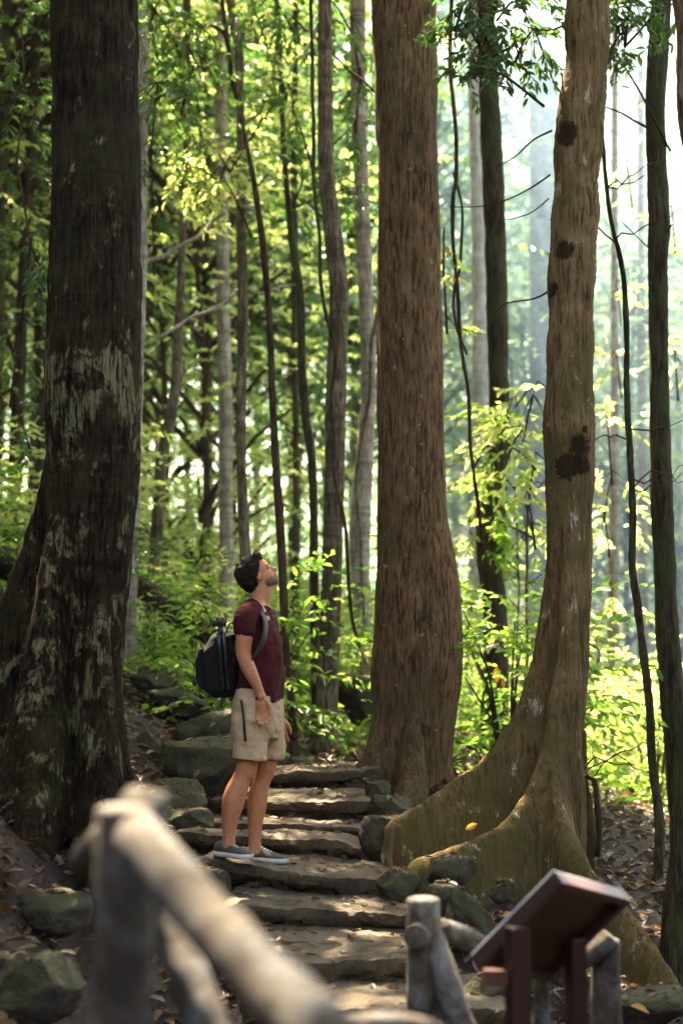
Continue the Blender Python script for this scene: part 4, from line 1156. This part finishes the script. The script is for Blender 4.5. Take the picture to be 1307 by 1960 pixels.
# neck
limb(body, [(492, 1166, DM, .062), (497, 1150, DM, .058), (502, 1130, DM, .056), (503, 1115, DM, .055)])
# head frame
HP = R(33); HF = Vector((math.cos(HP), .06, math.sin(HP))).normalized(); HR = Vector((0, -1, 0)); HR = (HR - HF * HR.dot(HF)).normalized(); HU = HR.cross(HF)
if HU.z < 0: HU = -HU
HC = P(490, 1100, DM)
def H(f, u, r=0.0): return HC + HF * f + HU * u + HR * r
HB = (HF, HR, HU)
body.ball(H(-.002, .018), (.094, .072, .086), 28, 18, HB)           # cranium
body.ball(H(.034, -.040), (.056, .056, .066), 22, 14, HB)           # face
body.ball(H(.056, -.085), (.030, .034, .024), 16, 10, HB)           # chin
body.ball(H(.020, -.070), (.050, .050, .030), 16, 10, HB)           # jaw
body.tube([H(.084, .004), H(.096, -.018), H(.110, -.034), H(.100, -.041)], [.009, .011, .013, .010], 10, 0, .5)   # nose
body.ball(H(.094, -.060), (.010, .021, .006), 12, 8, HB)            # lips
body.ball(H(.092, -.068), (.010, .019, .006), 12, 8, HB)
body.ball(H(.080, .012), (.012, .050, .010), 14, 8, HB)             # brow
for s in (1, -1):
    body.ball(H(.004, -.022, .070 * s), (.017, .009, .030), 14, 10, HB)      # ear
    body.ball(H(.058, -.028, .036 * s), (.018, .016, .016), 12, 8, HB)       # cheek
# near arm
DN = DM - .20
limb(body, [(476, 1178, DN + .03, .054), (469, 1196, DN, .056), (468, 1220, DN - .01, .049), (466, 1248, DN - .01, .043), (470, 1264, DN - .01, .042), (479, 1286, DN - .01, .040), (489, 1306, DN - .01, .032), (497, 1324, DN, .025), (501, 1335, DN, .026)])
DF = DM + .20
limb(body, [(500, 1180, DF - .03, .052), (508, 1200, DF, .052), (512, 1240, DF, .044), (512, 1270, DF, .04), (520, 1310, DF, .036), (530, 1355, DF, .026), (533, 1372, DF, .024)])
def hand(px, py, d, sgn, dirv):
    """relaxed hand hanging: palm + four fingers of unequal length + thumb leaving the side near the wrist"""
    w0 = P(px, py, d); dn = Vector(dirv).normalized(); fwd = (FW - dn * FW.dot(dn)).normalized(); nrm = dn.cross(fwd)
    body.ball(w0 + dn * .048, (.038, .016, .050), 16, 10, (fwd, nrm, dn))
    for k, (o, L_, r) in enumerate(((.027, .070, .0095), (.010, .080, .0098), (-.008, .074, .0094), (-.025, .058, .0085))):
        b0 = w0 + dn * .078 + fwd * o; cur = nrm * sgn
        spread = fwd * (o * .28)
        p1 = b0 + dn * L_ * .42 + spread * .5 + cur * .006; p2 = p1 + dn * L_ * .30 + spread * .2 + cur * .014 * (1 + k * .15); p3 = p2 + dn * L_ * .20 + cur * .018 * (1 + k * .2)
        body.tube([b0 - dn * .02, b0, p1, p2, p3], [r * 1.05, r * 1.05, r, r * .93, r * .8], 10, 0, .7)
    t0 = w0 + dn * .022 + fwd * .026; t1 = t0 + fwd * .022 + dn * .026 + nrm * sgn * .008; t2 = t1 + dn * .030 + fwd * .006 + nrm * sgn * .010; t3 = t2 + dn * .022 - fwd * .002 + nrm * sgn * .008
    body.tube([t0 - fwd * .015, t0, t1, t2, t3], [.014, .014, .0118, .0105, .009], 10, 0, .7)
hand(501, 1334, DN, 1, (.04, 0, -1))
hand(534, 1373, DF, -1, (.12, 0, -1))
# legs
NL, FL = DM - .09, DM + .07
limb(body, [(477, 1390, NL, .088), (477, 1430, NL, .078), (474, 1455, NL, .064), (471, 1474, NL, .059), (463, 1490, NL, .053), (452, 1515, NL, .061), (446, 1538, NL, .062), (441, 1568, NL, .048), (439, 1594, NL, .037), (438, 1612, NL, .037), (438, 1622, NL, .038)])
limb(body, [(508, 1390, FL, .086), (512, 1430, FL, .074), (511, 1455, FL, .062), (509, 1474, FL, .056), (502, 1492, FL, .050), (495, 1518, FL, .056), (492, 1542, FL, .056), (489, 1572, FL, .044), (488, 1600, FL, .036), (488, 1620, FL, .037), (489, 1632, FL, .038)])
bo = body.build('body', M['skin'], man)
fuse(bo, .0055, 3)

# hair: cap over the skull, open at the face
hm = MB(); hm.ball(H(-.010, .022), (.100, .083, .095), 40, 30, HB)
hm.ball(H(-.052, -.018), (.052, .066, .060), 24, 16, HB)
hm.ball(H(.045, .082), (.040, .060, .026), 24, 14, HB)
ho = hm.build('hair', M['hair'], man); fuse(ho, .006, 3)
me = ho.data
co = [v.co.copy() for v in me.vertices]
def hair_in(p):
    q = p - HC; f, u, r = q.dot(HF), q.dot(HU), abs(q.dot(HR))
    line = interp(u, [(-.10, -.03), (-.045, -.015), (-.03, -.012), (.0, .022), (.03, .046), (.055, .066), (.075, .2)])
    if r < .045 and u > .035: line += .03 * (u - .035) / .04
    return f < line
import bmesh
bm = bmesh.new(); bm.from_mesh(me)
bmesh.ops.delete(bm, geom=[v for v in bm.verts if not hair_in(v.co)], context='VERTS')
bm.to_mesh(me); bm.free()
displace(ho, lambda c, n_: .008 * nz(c[0] * .6, c[1], c[2], 75) + .005 * nz(c[0], c[1], c[2], 28) + .003)
m = ho.modifiers.new('s', 'SOLIDIFY'); m.thickness = .006; m.offset = -1; evaluated(ho)
# beard
bm_ = MB()
bm_.ball(H(.036, -.074), (.056, .0575, .040), 26, 18, HB)
bm_.ball(H(.058, -.088), (.032, .037, .026), 18, 12, HB)
be = bm_.build('beard', M['beard'], man); fuse(be, .005, 2)
bm = bmesh.new(); bm.from_mesh(be.data)
def beard_in(p):
    q = p - HC; f, u, r = q.dot(HF), q.dot(HU), abs(q.dot(HR))
    return u < interp(f, [(-.01, -.02), (.02, -.036), (.055, -.056), (.1, -.049)]) and u > interp(f, [(0, -.10), (.03, -.103), (.09, -.118)]) and f > .0
bmesh.ops.delete(bm, geom=[v for v in bm.verts if not beard_in(v.co)], context='VERTS')
bm.to_mesh(be.data); bm.free()
displace(be, lambda c, n_: .003 * nz(c[0], c[1], c[2], 150))
m = MB(); 
for s in (1, -1): m.tube([H(.074, .008, .014 * s), H(.078, .013, .030 * s), H(.066, .010, .046 * s)], [.0035, .0045, .003], 8)
m.build('eyebrows', M['hair'], man)
for s in (1, -1):
    m = MB(); m.ball(H(.074, -.006, .030 * s), (.011, .013, .008), 14, 10, HB); m.build('eye', m_simple('eye_white', (.12, .08, .06), .2, .1, 40, 0), man)

# t-shirt
sh = MB()
trings(sh, [(1147, 482, 507, .075, DM), (1154, 474, 510, .12, DM), (1162, 465, 514, .165, DM), (1174, 459, 519, .195, DM), (1195, 456, 526, .195, DM), (1220, 456, 534, .185, DM), (1255, 459, 540, .172, DM), (1297, 457, 543, .168, DM), (1330, 453, 541, .172, DM), (1346, 452, 539, .174, DM)])
limb(sh, [(482, 1170, DN + .05, .062), (472, 1182, DN, .068), (470, 1198, DN - .01, .064), (470, 1211, DN - .01, .062)])
limb(sh, [(500, 1172, DF - .05, .060), (508, 1182, DF, .066), (512, 1198, DF, .062), (514, 1212, DF, .060)])
so = sh.build('t_shirt', M['shirt'], man); fuse(so, .0085, 5)
def cut(o, pt, nrm):
    bm = bmesh.new(); bm.from_mesh(o.data)
    bmesh.ops.bisect_plane(bm, geom=bm.verts[:] + bm.edges[:] + bm.faces[:], plane_co=pt, plane_no=nrm, clear_outer=True)
    bm.to_mesh(o.data); bm.free()
def fold(c, n_):
    return .012 * nz(c[0] * 1.0 + c[2] * .5, c[1], c[2] * .6, 9) + .006 * nz(c[0] * 1.0, c[1], c[2] * .45, 17) + .004 * nz(c[0], c[1], c[2] * .9, 30)
displace(so, fold)
cut(so, P(497, 1152, DM), Vector((.45, 0, .9)).normalized())
# shorts
st = MB()
trings(st, [(1318, 456, 533, .165, DM), (1340, 450, 538, .175, DM), (1365, 448, 539, .178, DM), (1395, 450, 537, .175, DM), (1412, 453, 533, .165, DM)])
limb(st, [(478, 1375, NL, .100), (479, 1410, NL, .098), (479, 1435, NL - .005, .091), (479, 1452, NL - .005, .092)], 22)
limb(st, [(510, 1375, FL, .094), (514, 1405, FL, .088), (518, 1430, FL, .080), (518, 1447, FL, .079)], 22)
to = st.build('shorts', M['shorts'], man); fuse(to, .0085, 4)
displace(to, lambda c, n_: .009 * nz(c[0], c[1], c[2] * .7, 14) + .005 * nz(c[0], c[1], c[2], 34))
cut(to, P(495, 1451, DM), Vector((-.10, 0, -1)).normalized())
m = to.modifiers.new('s', 'SOLIDIFY'); m.thickness = .006; m.offset = 1; evaluated(to)
cm = MB(); cc_ = P(499, 1158, DM); cn = Vector((.5, 0, .87)); c1 = Vector((.87, 0, -.5))
cm.tube([cc_ + c1 * (.062 * math.cos(t)) + Vector((0, 1, 0)) * (.068 * math.sin(t)) for t in [2 * math.pi * i / 30 for i in range(31)]], [.0065] * 31, 8)
cm.build('collar', M['shirt'], man)
# hem slightly proud
for (px, py, dd, r) in ((479, 1449, NL - .005, .094), (518, 1444, FL, .081)):
    pass

# shoes
def shoe(hx, hy, tx, ty, d0, d1, lab=None):
    h = P(hx, hy, d0); t = P(tx, ty, d1)
    f = (t - h); L_ = f.length; f.normalize(); r = Vector((f.y, -f.x, 0)).normalized(); u = r.cross(f)
    if u.z < 0: u = -u
    def outline(s):   # half width along the foot
        return interp(s, [(0, .012), (.04, .026), (.15, .034), (.35, .033), (.55, .041), (.75, .046), (.88, .040), (.96, .026), (1, .010)])
    def top(s):
        return interp(s, [(0, .055), (.05, .078), (.2, .088), (.33, .086), (.5, .066), (.7, .050), (.88, .042), (.97, .034), (1, .028)])
    rs = []; rs2 = []
    for i in range(25):
        s = i / 24; c = h + f * L_ * s; wd = outline(s); tp = top(s)
        ring = []
        for j in range(20):
            a = 2 * math.pi * j / 20; cx_, sx = math.cos(a), math.sin(a)
            nar = 1 - .38 * max(0, sx) * (1 if s < .5 else .6)
            ring.append(c + r * wd * nar * math.copysign(abs(cx_) ** .8, cx_) + u * (.018 + (tp - .018) * (.5 + .5 * math.copysign(abs(sx) ** .8, sx))))
        rs.append(ring)
        rs2.append([c + r * (wd + .005) * a + u * b_ for a, b_ in ((-1, .0), (1, .0), (1, .014), (1, .026), (-1, .026), (-1, .014))])
    m = MB(); m.rings(rs); o = m.build('shoe', M['shoe'], man)
    if lab: o['label'] = lab
    m = MB(); m.rings(rs2); s_ = link('sole', m.mesh('sole'), M['sole']); s_.parent = o; s_.matrix_parent_inverse = Matrix.Identity(4)
    s_.parent = o
    s_.matrix_parent_inverse = o.matrix_world.inverted() if False else Matrix.Identity(4)
    for q in (.40, .47, .54, .61):
        m = MB(); c = h + f * L_ * q + u * (top(q) + .001); wd = outline(q) * .42
        m.tube([c - r * wd - u * .006, c + u * .003, c + r * wd - u * .006], [.0035] * 3, 6)
        link('lace', m.mesh('lace'), M['shoe_pale']).parent = o
    return o
shoe(412, 1637, 482, 1644, NL + .05, NL - .09)
shoe(470, 1647, 551, 1652, FL + .06, FL - .08)

# backpack, strap, tripod
pk = empty('backpack', P(420, 1330, DM), 'black hiking backpack worn on the hiker’s back', 'backpack')
m = MB()
trings(m, [(1206, 424, 452, .09, DM), (1218, 408, 462, .13, DM), (1245, 392, 466, .15, DM), (1275, 386, 467, .155, DM), (1300, 388, 466, .155, DM), (1320, 396, 464, .145, DM), (1334, 414, 456, .11, DM)], 30, 2.8)
po = m.build('main_bag', M['pack'], pk); fuse(po, .009, 4)
displace(po, lambda c, n_: .007 * nz(c[0], c[1], c[2], 11) + .003 * nz(c[0], c[1], c[2], 30))
m = MB(); trings(m, [(1240, 388, 405, .11, DM), (1265, 382, 405, .125, DM), (1295, 383, 405, .125, DM), (1318, 390, 408, .11, DM)], 24, 3)
o = m.build('front_pocket', M['pack'], pk); fuse(o, .009, 3)
for s in (1, -1):
    dd = DM - s * .12
    m = MB(); sp = spline([tuple(P(*q)) for q in ((452, 1212, dd), (456, 1176, dd), (466, 1160, dd - s * .0), (484, 1158, dd - s * .01), (499, 1172, dd - s * .03), (508, 1192, dd - s * .055), (505, 1222, dd - s * .075), (488, 1258, dd - s * .08), (464, 1292, dd - s * .06))], 5)
    rs = []
    for i, q in enumerate(sp):
        q = Vector(q); t = (Vector(sp[min(i + 1, len(sp) - 1)]) - Vector(sp[max(0, i - 1)])).normalized(); nn_ = RT.cross(t).normalized()
        rs.append([q + RT * .036 * a + nn_ * .008 * b_ for a, b_ in ((-1, -.6), (-.7, -1), (.7, -1), (1, -.6), (1, .6), (.7, 1), (-.7, 1), (-1, .6))])
    m.rings(rs); m.build('shoulder_strap', M['pack_trim'], pk)
m = MB(); sp = spline([tuple(P(*q)) for q in ((418, 1215, DM - .16), (421, 1250, DM - .17), (424, 1285, DM - .17), (428, 1318, DM - .155))], 5)
m.tube(sp, [.0035] * len(sp), 6); m.build('zip_piping', M['teal'], pk)
m = MB(); sp = spline([tuple(P(*q)) for q in ((434, 1210, DM - .13), (436, 1196, DM - .10), (445, 1192, DM - .06), (452, 1200, DM - .05))], 5)
m.tube(sp, [.006] * len(sp), 8); m.build('grab_handle', M['pack_trim'], pk)
m = MB(); sp = spline([tuple(P(*q)) for q in ((386, 1262, DM - .02), (375, 1266, DM - .02), (371, 1285, DM - .02), (370, 1312, DM - .02))], 5)
m.tube(sp, [.003] * len(sp), 6); m.build('dangling_cord', M['pack_trim'], pk)
m = MB(); limb(m, [(462, 1340, DM - .19, .007), (466, 1370, DM - .20, .007), (468, 1395, DM - .20, .007), (470, 1418, DM - .195, .008)])
m.build('hanging_strap', M['pack_trim'], pk)
tp = empty('tripod', P(420, 1310, DM - .19), 'folded black camera tripod strapped to the side of the backpack', 'tripod')
m = MB(); c = P(421, 1192, DM - .17)
m.tube([c + X * -.035, c + X * .030], [.021, .021], 16, 0, .4); m.tube([c + Vector((0, 0, -.015)), c + Vector((0, 0, .028))], [.026, .024], 16, 0, .2)
m.build('head', M['tripod'], tp)
m = MB(); m.tube([P(422, 1196, DM - .17), P(423, 1216, DM - .18)], [.014, .016], 12); m.build('centre_column', M['tripod'], tp)
for k, (a, b_) in enumerate(((-.016, 0), (.012, -.012), (.010, .014))):
    m = MB(); q0 = P(424, 1212, DM - .18) + Vector((a, b_, 0)); q1 = P(433, 1318, DM - .185) + Vector((a, b_, 0))
    m.tube([q0, (q0 + q1) / 2, (q0 + q1) / 2 + (q1 - q0) * .01, q1], [.011, .010, .008, .008], 10, 0, .3); m.build('leg', M['tripod'], tp)

# ------------------------------------------------------------------ haze
if HAZE_DENSITY > 0:
    hz = MB(); hz.box((0, 45, 11), (60, 65, 17))
    m = bpy.data.materials.new('haze'); m.use_nodes = True; nt = m.node_tree
    nt.nodes.remove(nt.nodes['Principled BSDF'])
    v = nt.nodes.new('ShaderNodeVolumePrincipled')
    v.inputs['Color'].default_value = (.80, .92, 1.0, 1); v.inputs['Density'].default_value = HAZE_DENSITY; v.inputs['Anisotropy'].default_value = .1
    nt.links.new(v.outputs[0], nt.nodes['Material Output'].inputs['Volume'])
    mi = MB(); mi.ball((8.2, 27, 6), (7.4, 11.5, 13), 48, 30)
    m2 = m.copy(); m2.name = 'mist'
    m2.node_tree.nodes['Principled Volume'].inputs['Density'].default_value = .055
    m2.node_tree.nodes['Principled Volume'].inputs['Color'].default_value = (.46, .71, 1.0, 1)
    o = mi.build('mist', m2, None); setp(o, 'blue white sunlit mist hanging in the clearing beyond the buttressed tree', 'mist', kind='stuff')
    o = hz.build('haze', m, None, False); setp(o, 'pale blue haze hanging between the trees', 'haze', kind='stuff')
